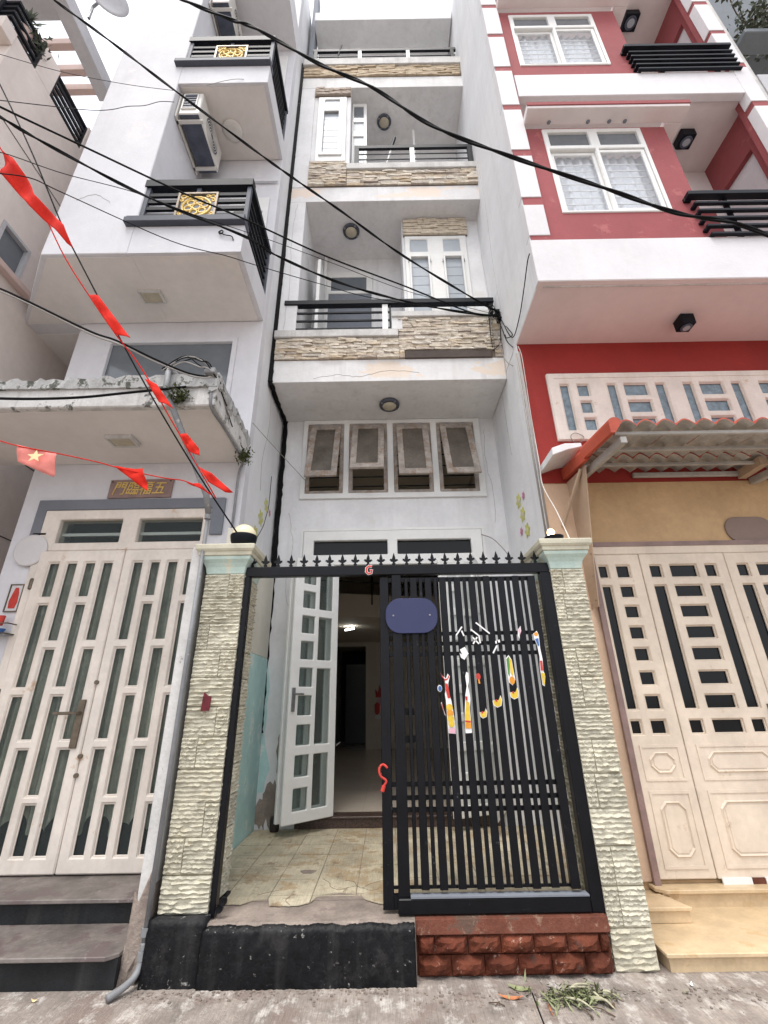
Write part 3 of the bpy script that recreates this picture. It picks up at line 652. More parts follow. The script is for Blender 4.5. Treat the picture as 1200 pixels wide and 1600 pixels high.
# --- third balcony and roof slab
b3 = balcony_slab('balcony', -1.446, 1.66, 12.41, 13.12, 12.77, M['oldwhite'])
obj('cladding_bed', B(-1.44, 1.64, Y0+.002, Y0+.03, 12.78, 13.14), M['grout'], b3)
stones(b3, -1.44, 1.64, 12.785, 13.13, Y0+.005, .06, (.2, .42), as_one=True)
obj('coping', MB().box(-1.46, 1.67, Y0-.06, Y0+.2, 13.135, 13.36), M['cap'], b3, bevel=.008)
obj('handrail', B(-1.3, 1.62, Y0+.0, Y0+.045, 13.78, 13.87), M['navy'], b3, bevel=.004)
for zz in (13.43, 13.60): obj('rail_bar', B(-1.28, 1.6, Y0+.014, Y0+.028, zz, zz+.02), M['navy'], b3)
for a, mt in ((-1.28, 'navy'), (-.38, 'wpaint'), (.6, 'wpaint'), (1.5, 'navy')): obj('rail_post', B(a, a+.07, Y0, Y0+.05, 13.36, 13.78), M[mt], b3)
obj('wall', B(-1.42, 1.66, 5.80, 5.95, 13.1, 15.1), M['white'], ch)
obj('roof_slab', MB().box(-1.33, 1.62, Y0, 9, 15.08, 15.42), M['white'], ch, bevel=.006)
obj('grey_upright', B(-1.44, -1.34, 4.95, 5.2, 13.1, 17), M['greytrim'], ch)  # plain dark grey upright box left of the roof slab
obj('pole_stub', MB().tube([(-.85, 4.8, 13.36), (-.72, 4.75, 14.0)], .018, 6), M['navy'], b3)

# ceiling lamps under the balconies (one kind, three spots)
def round_lamp(x, y, z, label):
    t = thing('ceiling_lamp', label, 'lamp', (x, y, z), 'round lamps under the balconies')
    obj('lamp_ring', MB().lathe([(.085, 0), (.135, -.002), (.145, -.02), (.138, -.05), (.10, -.055), (.095, -.03)], (x, y, z), 28), M['sill'], t, smooth=True)
    obj('lamp_lens', MB().lathe([(.10, -.03), (.098, -.055), (.075, -.075), (.04, -.085), (.005, -.088)], (x, y, z), 24), M['lampglass'], t, smooth=True)
    c = MB()
    for k in range(4): 
        a = k*math.pi/2+.6; c.box(x+.125*math.cos(a)-.014, x+.125*math.cos(a)+.014, y+.125*math.sin(a)-.014, y+.125*math.sin(a)+.014, z-.058, z-.02)
    obj('lamp_clip', c, M['steel'], t, bevel=.003)
round_lamp(.10, 5.23, 5.388, 'round lamp in dark ring under the lowest balcony above the four tilted windows')
round_lamp(-.49, 5.24, 9.038, 'round lamp in dark ring under the middle balcony left of the stone lintel')
round_lamp(.13, 5.30, 12.408, 'round lamp in dark ring under the top balcony right of the narrow window')

def crack(parent, pts, seed, r=.0022, mt='greywire'):
    q = random.Random(seed); P = spline(pts, 7)
    obj('hairline_crack', MB().tube([p+Vector((q.uniform(-.012, .012) if parent is ch else 0, 0, q.uniform(-.012, .012))) for p in P], r, 4), M[mt], parent)
crack(ch, [(-1.30, F-.001, 3.9), (-1.22, F-.001, 3.4), (-1.27, F-.001, 2.9), (-1.20, F-.001, 2.5)], 1)
crack(ch, [(1.50, F-.001, 5.2), (1.47, F-.001, 4.7), (1.53, F-.001, 4.2), (1.50, F-.001, 3.7)], 2)
crack(ch, [(-1.36, Y0+.001, 6.3), (-1.34, Y0+.001, 7.2), (-1.37, Y0+.001, 8.2), (-1.33, Y0+.001, 9.0)], 3)
crack(ch, [(-.9, Y0-.001, 5.45), (-.6, Y0-.001, 5.50), (-.3, Y0-.001, 5.47), (.1, Y0-.001, 5.56), (.5, Y0-.001, 5.52)], 4)
# black tar strip sealing the joint to the left house
def ragged(path, w, seed, thick=.03):
    q = random.Random(seed); mb = MB(); pts = spline(path, 14); L_, R_ = [], []
    for p in pts:
        a = w*q.uniform(.55, 1.0); b = w*q.uniform(.55, 1.0)
        L_.append(Vector((p.x-a, p.y, p.z))); R_.append(Vector((p.x+b, p.y, p.z)))
    n = len(pts); vs = L_+R_+[p+Vector((0, thick, 0)) for p in L_]+[p+Vector((0, thick, 0)) for p in R_]
    fs = []
    for i in range(n-1):
        fs += [(i, i+1, n+i+1, n+i), (2*n+i, 3*n+i, 3*n+i+1, 2*n+i+1), (i, 2*n+i, 2*n+i+1, i+1), (n+i, n+i+1, 3*n+i+1, 3*n+i)]
    fs += [(0, n, 3*n, 2*n), (n-1, 3*n-1, 4*n-1, 2*n-1)]
    mb.add(vs, fs); return mb
tar = thing('tar_joint', 'ragged black tar sealing the joint beside the left white house', 'sealant', (-1.47, 4.7, .3))
obj('tar_strip', ragged([(-1.472, Y0-.012, 5.40), (-1.48, Y0-.012, 6.6), (-1.475, Y0-.012, 8.0), (-1.485, Y0-.012, 9.4), (-1.48, Y0-.012, 11), (-1.48, Y0-.012, 13.3)], .042, 1), M['tar'], tar)
obj('tar_strip', ragged([(-1.445, F-.02, 1.2), (-1.45, F-.02, 2.2), (-1.45, F-.02, 3.4), (-1.445, F-.02, 4.4), (-1.45, F-.02, 5.39)], .040, 2), M['tar'], tar)
mb = MB(); pts = [(-1.46+random.uniform(-.008, .008), Y0+(F-Y0)*k/12, 5.385+random.uniform(-.008, .004)) for k in range(13)]
mb.tube(pts, [.03+random.uniform(-.008, .012) for _ in pts], 6)
obj('tar_bead', mb, M['tar'], tar)

# ================================================================== GATE PILLARS
def moulding(x0, x1, y0, y1, prof):
    mb = MB(); vs = []
    for o, z in prof: vs += [(x0-o, y0-o, z), (x1+o, y0-o, z), (x1+o, y1+o, z), (x0-o, y1+o, z)]
    n = len(prof); fs = [(i*4+j, i*4+(j+1) % 4, (i+1)*4+(j+1) % 4, (i+1)*4+j) for i in range(n-1) for j in range(4)]
    fs += [(0, 3, 2, 1), tuple((n-1)*4+j for j in range(4))]
    return mb.add(vs, fs)
PROF = [(0, 2.475), (.004, 2.50), (.010, 2.53), (.026, 2.56), (.048, 2.585), (.052, 2.60), (.052, 2.612)]
PROF2 = [(.046, 2.612), (.062, 2.616), (.064, 2.645), (.074, 2.65), (.085, 2.665), (.088, 2.70), (.080, 2.706), (.0, 2.708)]
def pillar(label, x0, x1, zb, side):
    y0, y1 = 3.52, 3.93
    t = thing('gate_pillar', label, 'pillar', ((x0+x1)/2, y0+.2, 0), 'stone faced gate pillars')
    obj('core', B(x0+.014, x1-.014, y0+.012, y1, zb, 2.48), M['grout_cream'], t)
    rows = round((2.475-zb)/.198); h = (2.475-zb)/rows
    for i in range(rows):
        z = zb+h*(i+.5); s = rnd.choice((.28, .36, .62, .7)) if i % 3 else None
        cuts = [x0, x0+(x1-x0)*s, x1] if s else [x0, x1]
        for a, b in zip(cuts, cuts[1:]):
            inst('stone_tile', rnd.choice(SPLIT), ((a+b)/2, y0+.012, z+rnd.uniform(-.002, .002)), t, (b-a-.005, .024*rnd.uniform(.8, 1.3), h-.005))
        # inner side facing the opening
        yc = [y0+.02, y0+.02+(y1-y0)*rnd.uniform(.35, .65), y1]
        for a, b in zip(yc, yc[1:]):
            xx = x1-.012 if side > 0 else x0+.012
            inst('stone_tile', rnd.choice(SPLIT), (xx, (a+b)/2, z), t, (b-a-.005, .026, h-.005), (0, 0, R(90) if side > 0 else R(-90)))
    obj('cap_cove', moulding(x0+.005, x1-.005, y0+.005, y1, PROF), M['mint'], t, bevel=.003)
    obj('cap_slab', moulding(x0+.005, x1-.005, y0+.005, y1, PROF2), M['captop'], t, bevel=.003)
    return t
pl = pillar('left gate pillar of cream split stone tiles on a black base', -1.45, -1.135, .305, 1)
obj('black_base', rough_slab(-1.46, -1.118, 3.43, 3.93, 0, .308, 14, 8, .006, 8, .006), M['blackbase'], pl, smooth=True)
pr_ = pillar('right gate pillar of cream split stone tiles reaching down to the street', 1.335, 1.60, .0, -1)
obj('plain_wall', B(-1.575, -1.49, 3.49, 4.28, .18, 2.69), M['cap'], None, label='narrow white plaster wall strip between the cream door and the left gate pillar', cat='wall', bevel=.008)

obj('wall_foot', MB().prism([(-1.60, .10), (-1.485, .08), (-1.485, .42), (-1.50, .55), (-1.56, .38), (-1.592, .44)], 3.478, 3.62, 'y'), M['cement'], bpy.data.objects['plain_wall'], bevel=.01)
# globe lamp, broken lamp with bare bulb
t = thing('globe_lamp', 'globe lamp with cream top half in a black bowl on the left pillar', 'lamp', (-1.22, 3.66, 2.708))
obj('lamp_bowl', MB().lathe([(.060, 0), (.058, .012), (.062, .03), (.088, .052), (.106, .085), (.113, .125), (.112, .138), (.104, .139)], (-1.22, 3.66, 2.708), 28), M['navy'], t, smooth=True)
obj('lamp_globe', MB().lathe([(.104, .12)]+[(.105*math.cos(a), .137+.105*math.sin(a)) for a in [k*math.pi/2/7 for k in range(7)]]+[(.003, .242)], (-1.22, 3.66, 2.708), 28), M['globe'], t, smooth=True)
t = thing('bare_lamp', 'open black lamp dish with a glowing bare bulb on the right pillar', 'lamp', (1.45, 3.62, 2.708))
obj('lamp_dish', MB().lathe([(.05, 0), (.04, .012), (.025, .03), (.06, .042), (.078, .062), (.078, .072), (.02, .064)], (1.45, 3.62, 2.708), 24), M['navy'], t, smooth=True)
obj('bulb', MB().lathe([(.012, .06), (.014, .075), (.026, .09), (.031, .11), (.026, .13), (.012, .143), (.002, .147)], (1.43, 3.62, 2.708), 16), M['bulb'], t, smooth=True)

# ================================================================== GATE
gt = thing('metal_gate', 'black slatted sliding gate with arrow tips half open before the white house', 'gate', (.1, 3.58, .28))
obj('top_beam', MB().box(-1.135, 1.34, 3.55, 3.61, 2.455, 2.535), M['black'], gt, bevel=.004)
obj('gate_post', B(-1.133, -1.095, 3.54, 3.61, .28, 2.455), M['black'], gt, bevel=.004)
obj('gate_post', B(1.255, 1.345, 3.54, 3.61, .275, 2.454), M['black'], gt, bevel=.004)
obj('track_beam', MB().box(.05, 1.254, 3.53, 3.61, .281, .362), M['black'], gt, bevel=.006)
obj('track_rail', MB().box(.13, 1.25, 3.528, 3.60, .363, .372), M['greytrim'], gt)
mb = MB()
for p in ((-1.07, .325), (-1.05, .36)): mb.lathe([(.008, -.01), (.022, -.012), (.022, .012), (.008, .012)], (p[0], 3.55, p[1]), 12, 'y')
obj('latch_ring', mb, M['black'], gt)
def fleur():
    half = [(.009, 0), (.009, .010), (.015, .013), (.015, .020), (.008, .024), (.010, .036), (.020, .037), (.031, .049), (.036, .046), (.030, .060), (.020, .058), (.013, .056), (.014, .066), (.007, .090), (0, .112)]
    return half + [(-x, z) for x, z in half[-2::-1]]
sp = MB().prism(fleur(), -.006, .006).mesh('spearhead', False, [M['black']])
for k in range(23): inst('spearhead', sp, (-1.095+.1063*k, 3.58, 2.534), gt, rot=(0, 0, rnd.uniform(-.15, .15)))
obj('stile', B(-.045, .026, 3.575, 3.615, .293, 2.44), M['black'], gt, bevel=.003)
obj('stile', B(.052, .128, 3.555, 3.60, .287, 2.453), M['black'], gt, bevel=.003)
obj('stile_foot', B(-.045, .06, 3.578, 3.61, .294, .37), M['black'], gt)
nar = B(-.0135, .0135, -.008, .008, .405, 2.425).mesh('slat', False, [M['black']]); wid = B(-.0265, .0265, -.009, .009, .395, 2.43).mesh('slat', False, [M['black']])
def slat(me, x): 
    o = inst('slat', me, (x, 3.572, 0), gt); o.location.z = -ORG[gt.name].z + rnd.uniform(-.004, .004); bev(o, .003)
for k in range(9): slat(nar, .168+.1183*k)
for k in range(8): slat(wid, .2275+.1183*k)
obj('stile', B(1.155, 1.215, 3.56, 3.60, .39, 2.43), M['black'], gt, bevel=.003)
for z in (1.985, 1.91, 1.835, .975, .895, .825):
    obj('rail', B(-.04, 1.21, 3.588, 3.606, z-.014, z+.014), M['black'], gt)
obj('rail', B(-.04, 1.21, 3.588, 3.606, 2.40, 2.435), M['black'], gt)
obj('rail', B(-.04, 1.21, 3.588, 3.606, .395, .41), M['black'], gt)
for z in (1.41, 1.23): obj('lock_bracket', B(.05, .20, 3.607, 3.622, z, z+.045), M['black'], gt)
# house number plate (blank) and lock hook
bp_ = thing('number_plate', 'rounded dark blue plate fixed on the upper left of the gate slats', 'sign', (.2, 3.55, 2.0))
obj('plate', MB().prism(rrect(.0, .405, 1.985, 2.255, .115), 3.535, 3.545), M['blueplate'], bp_, bevel=.003)
mb = MB().tube(spline([(-.035, 3.57, 1.10), (-.055, 3.555, 1.09), (-.062, 3.55, 1.06), (-.05, 3.55, 1.03), (-.02, 3.55, 1.01), (-.015, 3.55, .995), (-.03, 3.55, .975)], 6), .008, 8)
mb2 = MB().tube([(-.03, 3.55, .975), (-.042, 3.55, .94)], .014, 10)
mb3 = MB().tube(spline([(-.035, 3.57, 1.10), (-.02, 3.55, 1.095), (-.005, 3.55, 1.08)], 5), .008, 8)
hk = thing('cable_lock', 'red cable lock looped on the edge of the black gate', 'lock', (-.03, 3.55, .93))
obj('lock_cable', mb, M['paper_red'], hk, smooth=True); obj('lock_body', mb2, M['paper_red'], hk, bevel=.002); obj('lock_cable', mb3, M['paper_red'], hk, smooth=True)
# red G shaped sticker on the beam
def stroke_poly(path, w):
    P = [Vector((a, b)) for a, b in path]; l, r_ = [], []
    for i, p in enumerate(P):
        t = (P[min(i+1, len(P)-1)]-P[max(i-1, 0)]).normalized(); n = Vector((-t.y, t.x))*w/2
        l.append(tuple(p+n)); r_.append(tuple(p-n))
    return l, r_
def ribbon(mb, path, w, y0, y1):
    l, r_ = stroke_poly(path, w)
    for i in range(len(l)-1): mb.prism([l[i], l[i+1], r_[i+1], r_[i]], y0, y1)
    return mb
gp = [(-.105, 2.522), (-.13, 2.528), (-.15, 2.51), (-.152, 2.48), (-.135, 2.462), (-.112, 2.468), (-.106, 2.492), (-.125, 2.492)]
gs = thing('letter_sticker', 'small red letter G sticker with white outline on the gate beam', 'sticker', (-.13, 3.547, 2.46))
obj('outline', ribbon(MB(), gp, .022, 3.5465, 3.5485), M['paper_white'], gs); obj('letter', ribbon(MB(), gp, .014, 3.5445, 3.546), M['paper_red'], gs)
for a, b in ((.06, 2.12), (.345, 2.12)): obj('bolt', MB().lathe([(.007, 0), (.007, -.004), (.001, -.006)], (a, 3.5345, b), 8, 'y'), M['steel'], bp_)
# paper scraps and festive stickers on the slats
SY = 3.552
def sticker(name, label, cat, polys, group='festive paper stickers on the gate'):
    xs = [p[0] for q_, _ in polys for p in q_]; zs = [p[1] for q_, _ in polys for p in q_]
    t = thing(name, label, cat, ((min(xs)+max(xs))/2, SY, min(zs)), group)
    for i, (p, mt) in enumerate(polys):
        obj('cutout', MB().prism(p, SY-.0016*i-.001, SY-.0016*i), M[mt], t)
    return t
def circ(x, z, rx, rz=None, n=12): rz = rz or rx; return [(x+rx*math.cos(2*math.pi*k/n), z+rz*math.sin(2*math.pi*k/n)) for k in range(n)]
sticker('paper_sticker', 'tall sticker with red top, gold coins and pink base left on the gate', 'sticker', [
    ([(.395, 1.70), (.43, 1.655), (.44, 1.60), (.425, 1.55), (.43, 1.50), (.43, 1.40), (.435, 1.29), (.485, 1.285), (.487, 1.34), (.48, 1.42), (.47, 1.50), (.455, 1.57), (.455, 1.62), (.47, 1.67), (.455, 1.69), (.44, 1.655), (.415, 1.675)], 'paper_white'),
    ([(.402, 1.692), (.432, 1.652), (.45, 1.655), (.462, 1.68), (.466, 1.665), (.45, 1.645), (.432, 1.64), (.41, 1.67)], 'paper_red'),
    ([(.43, 1.62), (.45, 1.62), (.458, 1.57), (.464, 1.52), (.445, 1.52), (.434, 1.57)], 'paper_red'),
    (circ(.452, 1.458, .024), 'paper_yel'), (circ(.454, 1.42, .024), 'paper_ora'), (circ(.457, 1.382, .024), 'paper_yel'), (circ(.459, 1.35, .022), 'paper_yel'),
    ([(.437, 1.32), (.482, 1.325), (.484, 1.29), (.438, 1.292)], 'paper_pink')])
sticker('paper_sticker', 'orange figure shaped sticker with white top next to the coin sticker', 'sticker', [
    ([(.595, 1.70), (.612, 1.69), (.61, 1.64), (.60, 1.60), (.61, 1.52), (.60, 1.46), (.602, 1.29), (.555, 1.288), (.556, 1.38), (.565, 1.46), (.575, 1.54), (.59, 1.60), (.585, 1.67)], 'paper_white'),
    ([(.578, 1.50), (.597, 1.49), (.597, 1.40), (.60, 1.335), (.558, 1.335), (.56, 1.40), (.57, 1.45)], 'paper_yel'),
    ([(.558, 1.372), (.599, 1.368), (.599, 1.355), (.558, 1.36)], 'paper_red'), ([(.558, 1.355), (.60, 1.35), (.60, 1.318), (.558, 1.32)], 'paper_ora'),
    ([(.572, 1.53), (.59, 1.53), (.585, 1.50), (.575, 1.505)], 'paper_red')])
for lab, x, z, s_ in (('yellow gold ingot sticker nearest the orange sticker', .695, 1.41, .8), ('yellow gold ingot sticker above and right of the first ingot', .805, 1.487, 1.0), ('yellow gold ingot sticker below the leafy orange fruit sticker', .935, 1.54, 1.0)):
    pol = [(x-.03*s_, z+.01), (x-.025*s_, z-.018*s_), (x-.005, z-.03*s_), (x+.022*s_, z-.02*s_), (x+.03*s_, z+.015*s_), (x+.022*s_, z+.04*s_), (x+.008*s_, z+.012), (x-.012*s_, z+.012)]
    sticker('paper_sticker', lab, 'sticker', [([(x+(a-x)*1.18, z+(b-z)*1.18) for a, b in pol], 'paper_white'), (pol, 'paper_yel'), (circ(x-.008, z+.012, .008), 'paper_red')])
sticker('paper_sticker', 'small blue sticker left of the coin sticker', 'sticker', [(circ(.39, 1.588, .017, .024), 'paper_white'), (circ(.391, 1.587, .013, .019), 'paper_blue')])
sticker('paper_sticker', 'small red lantern sticker between the figure stickers and ingots', 'sticker', [(circ(.682, 1.665, .017, .024), 'paper_red'), ([(.678, 1.645), (.688, 1.645), (.692, 1.615), (.68, 1.617)], 'paper_ora')])
sticker('paper_sticker', 'thin red ribbon sticker low beside the coin sticker', 'sticker', [([(.392, 1.49), (.40, 1.46), (.415, 1.41), (.422, 1.40), (.408, 1.45), (.398, 1.495)], 'paper_white'), ([(.394, 1.487), (.402, 1.455), (.414, 1.415), (.407, 1.45), (.399, 1.485)], 'paper_red')])
sticker('paper_sticker', 'green and orange leafy fruit sticker on the right slats', 'sticker', [
    ([(.90, 1.79), (.925, 1.815), (.945, 1.78), (.95, 1.70), (.955, 1.64), (.93, 1.60), (.905, 1.62), (.90, 1.70)], 'paper_white'),
    ([(.905, 1.785), (.925, 1.805), (.925, 1.74), (.915, 1.66), (.905, 1.68)], 'paper_green'), ([(.926, 1.80), (.942, 1.775), (.946, 1.70), (.94, 1.66), (.925, 1.69)], 'paper_yel'), (circ(.93, 1.635, .02, .028), 'paper_ora')])
sticker('paper_sticker', 'small pink feather sticker at the top right of the gate', 'sticker', [([(1.02, 2.00), (1.045, 2.03), (1.045, 1.99), (1.03, 1.96), (1.025, 1.93), (1.015, 1.96)], 'paper_white'), ([(1.022, 1.995), (1.04, 2.02), (1.04, 1.985), (1.027, 1.95)], 'paper_pink')])
sticker('paper_sticker', 'long blue, white and red sticker with yellow tail on the far right stile', 'sticker', [
    ([(1.135, 1.97), (1.165, 1.99), (1.175, 1.96), (1.172, 1.86), (1.178, 1.78), (1.172, 1.70), (1.18, 1.66), (1.165, 1.59), (1.15, 1.60), (1.148, 1.72), (1.158, 1.80), (1.152, 1.88), (1.138, 1.93)], 'paper_white'),
    (circ(1.155, 1.965, .015), 'paper_ora'), ([(1.142, 1.93), (1.168, 1.935), (1.168, 1.88), (1.158, 1.875)], 'paper_blue'), ([(1.155, 1.77), (1.172, 1.77), (1.17, 1.70), (1.152, 1.70)], 'paper_red'), ([(1.15, 1.685), (1.178, 1.68), (1.166, 1.60), (1.155, 1.61)], 'paper_yel')])
torn = [[(.56, 1.86), (.60, 1.88), (.625, 1.83), (.60, 1.80), (.575, 1.825)], [(.555, 1.835), (.58, 1.82), (.60, 1.80), (.59, 1.785), (.565, 1.80)]]
sticker('torn_paper', 'crumpled white paper scrap stuck on the gate above the stickers', 'paper scrap', [(torn[0], 'paper_white'), (torn[1], 'paper_white')], None)
mb = MB()
for a, b in (((.54, 1.965), (.59, 2.03)), ((.655, 2.01), (.71, 1.965)), ((.70, 2.06), (.80, 1.975)), ((.665, 1.90), (.70, 1.95)), ((.665, 1.95), (.71, 1.90)), ((.715, 1.965), (.72, 1.905)), ((.81, 1.83), (.845, 1.885)), ((.60, 1.96), (.585, 2.0))):
    ribbon(mb, [a, b], .011, SY-.003, SY)
mb.prism([(.855, 1.925), (.87, 1.93), (.873, 1.91), (.86, 1.905)], SY-.003, SY); mb.prism([(.835, 1.92), (.848, 1.92), (.848, 1.90), (.835, 1.90)], SY-.003, SY)
obj('tape_strip', mb, M['paper_white'], None, label='torn strips of white tape left on the upper gate slats', cat='tape')

# ================================================================== LEFT HOUSE
lh = thing('townhouse', 'white house on the left with cream glazed double door and grey steps', 'house', (-2.7, 4.3, 0))
LX0, LX1, LY = -3.81, -1.50, 4.30
obj('wall', MB().plate(LX0, LX1, 0, 6.0, LY, LY+.15, [(-3.52, -1.815, .30, 3.39), (-3.42, -1.79, 4.35, 5.73)]), M['lwhite'], lh, bevel=.004)
obj('wall', B(LX1-.15, LX1, LY+.15, 6.6, 0, 16), M['white_side'], lh)
obj('wall', B(LX0, LX0+.15, LY+.15, 8, 0, 6.0), M['lwhite'], lh)
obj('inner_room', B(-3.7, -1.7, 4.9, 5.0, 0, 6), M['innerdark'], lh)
# upper body with chamfered corner
obj('upper_body', MB().prism([(-3.66, 3.34), (-2.73, 3.34), (-2.73, 4.30), (LX1-.002, 4.30), (LX1-.002, 8), (-4.70, 8), (-4.70, 4.45)], 6.0, 16.0, 'z'), M['lwhite'], lh, bevel=.008)
obj('soffit_board', MB().prism([(-3.62, 3.38), (-2.702, 3.38), (-2.702, 4.285), (-4.50, 4.285)], 5.990, 5.998, 'z'), M['lsoffit'], lh)
obj('soffit_board', B(-4.66, LX0-.01, 4.46, 7.8, 5.992, 5.999), M['lsoffit'], lh)
# door surround, frame and leaves
obj('door_surround', MB().plate(-3.62, -1.66, 3.10, 3.51, LY-.03, LY-.002, [(-3.515, -1.79, 3.09, 3.395)]), M['greytrim'], lh, bevel=.005)
obj('door_frame', MB().plate(-3.515, -1.815, .30, 3.39, LY-.03, LY+.10, [(-3.34, -2.695, 3.03, 3.285), (-2.525, -1.87, 3.03, 3.285), (-3.43, -1.835, .298, 2.945)]), M['cream_frame'], lh, bevel=.008)
for a, b in ((-3.343, -2.692), (-2.528, -1.867)):
    obj('fanlight', B(a, b, LY+.02, LY+.026, 3.027, 3.288), M['glassclear'], lh)
    obj('fanlight_bar', B(a, b, LY+.05, LY+.07, 3.13, 3.16), M['wpaint'], lh)
A_ = [(2.47, 2.82), (1.66, 2.41), (.83, 1.60), (.42, .78)]; B_ = [(2.06, 2.82), (1.24, 2.00), (.42, 1.18)]
cols = [[(-3.32, -3.21, A_), (-3.145, -3.035, B_), (-2.965, -2.855, A_), (-2.79, -2.68, B_)], [(-2.49, -2.385, B_), (-2.32, -2.215, A_), (-2.15, -2.04, B_), (-1.965, -1.86, A_)]]
for (x0, x1), cc in zip(((-3.428, -2.588), (-2.582, -1.836)), cols):
    holes = [(a, b, z0, z1) for a, b, rr in cc for z0, z1 in rr]
    lf = obj('door_leaf', MB().plate(x0, x1, .312, 2.94, LY-.055, LY-.005, holes), M['cream_frame'], lh, bevel=.010)
    bead(lf, holes, LY-.040, LY-.027, .011, M['cream_frame'])
    for h in holes: obj('pane', B(h[0]-.003, h[1]+.003, LY-.026, LY-.020, h[2]-.003, h[3]+.003), M['glassclear'], lf)
mb = MB(); n = 150; vs = []
for j, z in enumerate((.62, 2.9)):
    for i in range(n+1):
        x = -3.43+1.6*i/n
        vs.append((x, 4.345+.022*math.sin(i*.9)+.015*math.sin(i*.37+1), z + (.05*math.sin(i*.21)+.04*math.sin(i*.5) if j == 0 else 0)))
mb.add(vs, [(i, i+1, n+2+i, n+1+i) for i in range(n)])
obj('door_curtain', mb, M['curtain'], lh, smooth=True)
hb = MB().box(-2.69, -2.63, LY-.072, LY-.055, 1.18, 1.56); hb.box(-2.86, -2.65, LY-.125, LY-.105, 1.44, 1.465); hb.box(-2.67, -2.645, LY-.12, LY-.07, 1.44, 1.465)
obj('door_handle', hb, M['brass'], lh, bevel=.004)
for z in (1.70, 1.12, .98): obj('padlock_eye', MB().lathe([(.008, -.015), (.018, -.015), (.018, .005), (.01, .012)], (-2.575, LY-.06, z), 10, 'y'), M['brass'], lh)
for z in (2.55, 1.55, .7): obj('door_hinge', MB().lathe([(.012, 0), (.02, .01), (.02, .1), (.012, .11)], (-3.432, LY-.05, z), 10), M['brass'], lh)
crack(lh, [(-3.5, 3.339, 6.9), (-3.3, 3.339, 7.0), (-3.1, 3.339, 6.85)], 7)
crack(lh, [(LX1+.001, 4.9, 5.6), (LX1+.001, 5.0, 4.9), (LX1+.001, 4.85, 4.3), (LX1+.001, 4.9, 3.9)], 8)
# steps
st = thing('door_steps', 'two dark grey stone steps before the cream glazed door', 'steps', (-2.8, 3.6, 0))
obj('riser', B(-4.6, -1.60, 3.43, 3.86, 0, .138), M['riser'], st)
obj('tread', MB().prism([(-4.6, 3.39), (-1.66, 3.39), (-1.60, 3.44), (-1.59, 3.83), (-4.6, 3.83)], .14, .163, 'z'), M['stepslab'], st, bevel=.004)
obj('riser', B(-4.6, -1.59, 3.83, 4.30, .138, .276), M['riser'], st)
obj('tread', B(-4.6, -1.59, 3.80, 4.29, .278, .302), M['stepslab'], st, bevel=.004)
obj('step_end', rough_slab(-1.60, -1.50, 3.47, 3.9, 0, .20, 6, 6, .008, 21), M['cement'], st)
# canopy
cn = thing('canopy', 'mould streaked concrete canopy over the cream glazed door', 'canopy', (-2.8, 3.8, 3.95))
q = random.Random(4); mb = MB(); nx = 60; pts = []
zc = 3.95
mb.prism([(3.28, zc), (3.28, zc+.20), (3.30, zc+.21), (4.30, zc+.23), (4.30, zc)], -4.6, -1.49, 'x')
obj('canopy_slab', mb, M['canopy'], cn, bevel=.01)
obj('canopy_soffit', MB().box(-4.55, -1.54, 3.34, 4.29, zc-.006, zc-.001), M['lsoffit'], cn)
mb = MB(); vs = []
for i in range(nx+1):
    x = -4.6+3.115*i/nx
    vs += [(x, 3.255+q.uniform(-.008, .008), zc+.19), (x, 3.25+q.uniform(-.01, .01), zc+.255+q.uniform(-.012, .02)+(.06*i/nx)), (x, 3.34, zc+.27+q.uniform(-.01, .02)+(.06*i/nx)), (x, 3.34, zc+.19)]
fs = []
for i in range(nx):
    for j in range(4): fs.append((i*4+j, (i+1)*4+j, (i+1)*4+(j+1) % 4, i*4+(j+1) % 4))
fs += [(0, 1, 2, 3), (nx*4, nx*4+1, nx*4+2, nx*4+3)]
mb.add(vs, fs); obj('canopy_lip', mb, M['canopytop'], cn, smooth=False)
mb = MB(); vs = []
for i in range(21):
    y = 3.26+1.03*i/20
    vs += [(-1.478+q.uniform(-.008, .008), y, zc+.12+.15*q.uniform(.2, 1)), (-1.478+q.uniform(-.008, .008), y, zc+.33-.05*i/20+q.uniform(-.015, .02)), (-1.56, y, zc+.33-.05*i/20), (-1.56, y, zc+.12)]
fs = []
for i in range(20):
    for j in range(4): fs.append((i*4+j, (i+1)*4+j, (i+1)*4+(j+1) % 4, i*4+(j+1) % 4))
fs += [(0, 1, 2, 3), (80, 81, 82, 83)]
mb.add(vs, fs); obj('canopy_lip', mb, M['canopytop'], cn)
def tuft(name, c, r, n, seed, mt, parent=None, sag=0, **kw):
    q = random.Random(seed); mb = MB()
    for i in range(n):
        p = Vector((q.gauss(0, r*.5), q.gauss(0, r*.5), q.gauss(0, r*.4)-sag*q.random()))+Vector(c)
        a = Vector((q.uniform(-1, 1), q.uniform(-1, 1), q.uniform(-.6, 1))).normalized()*q.uniform(.3, .8)*r*.5; b = a.cross(Vector((q.uniform(-1, 1), q.uniform(-1, 1), .3))).normalized()*a.length*.35
        mb.add([p-a, p+b, p+a, p-b], [(0, 1, 2, 3)])
    return obj(name, mb, mt, parent, **kw)
tuft('moss_tuft', (-1.80, 3.25, 4.03), .085, 260, 1, M['moss'], cn, .02, kind='stuff')
tuft('moss_tuft', (-1.47, 4.12, 3.98), .075, 260, 2, M['moss'], cn, .12, kind='stuff')
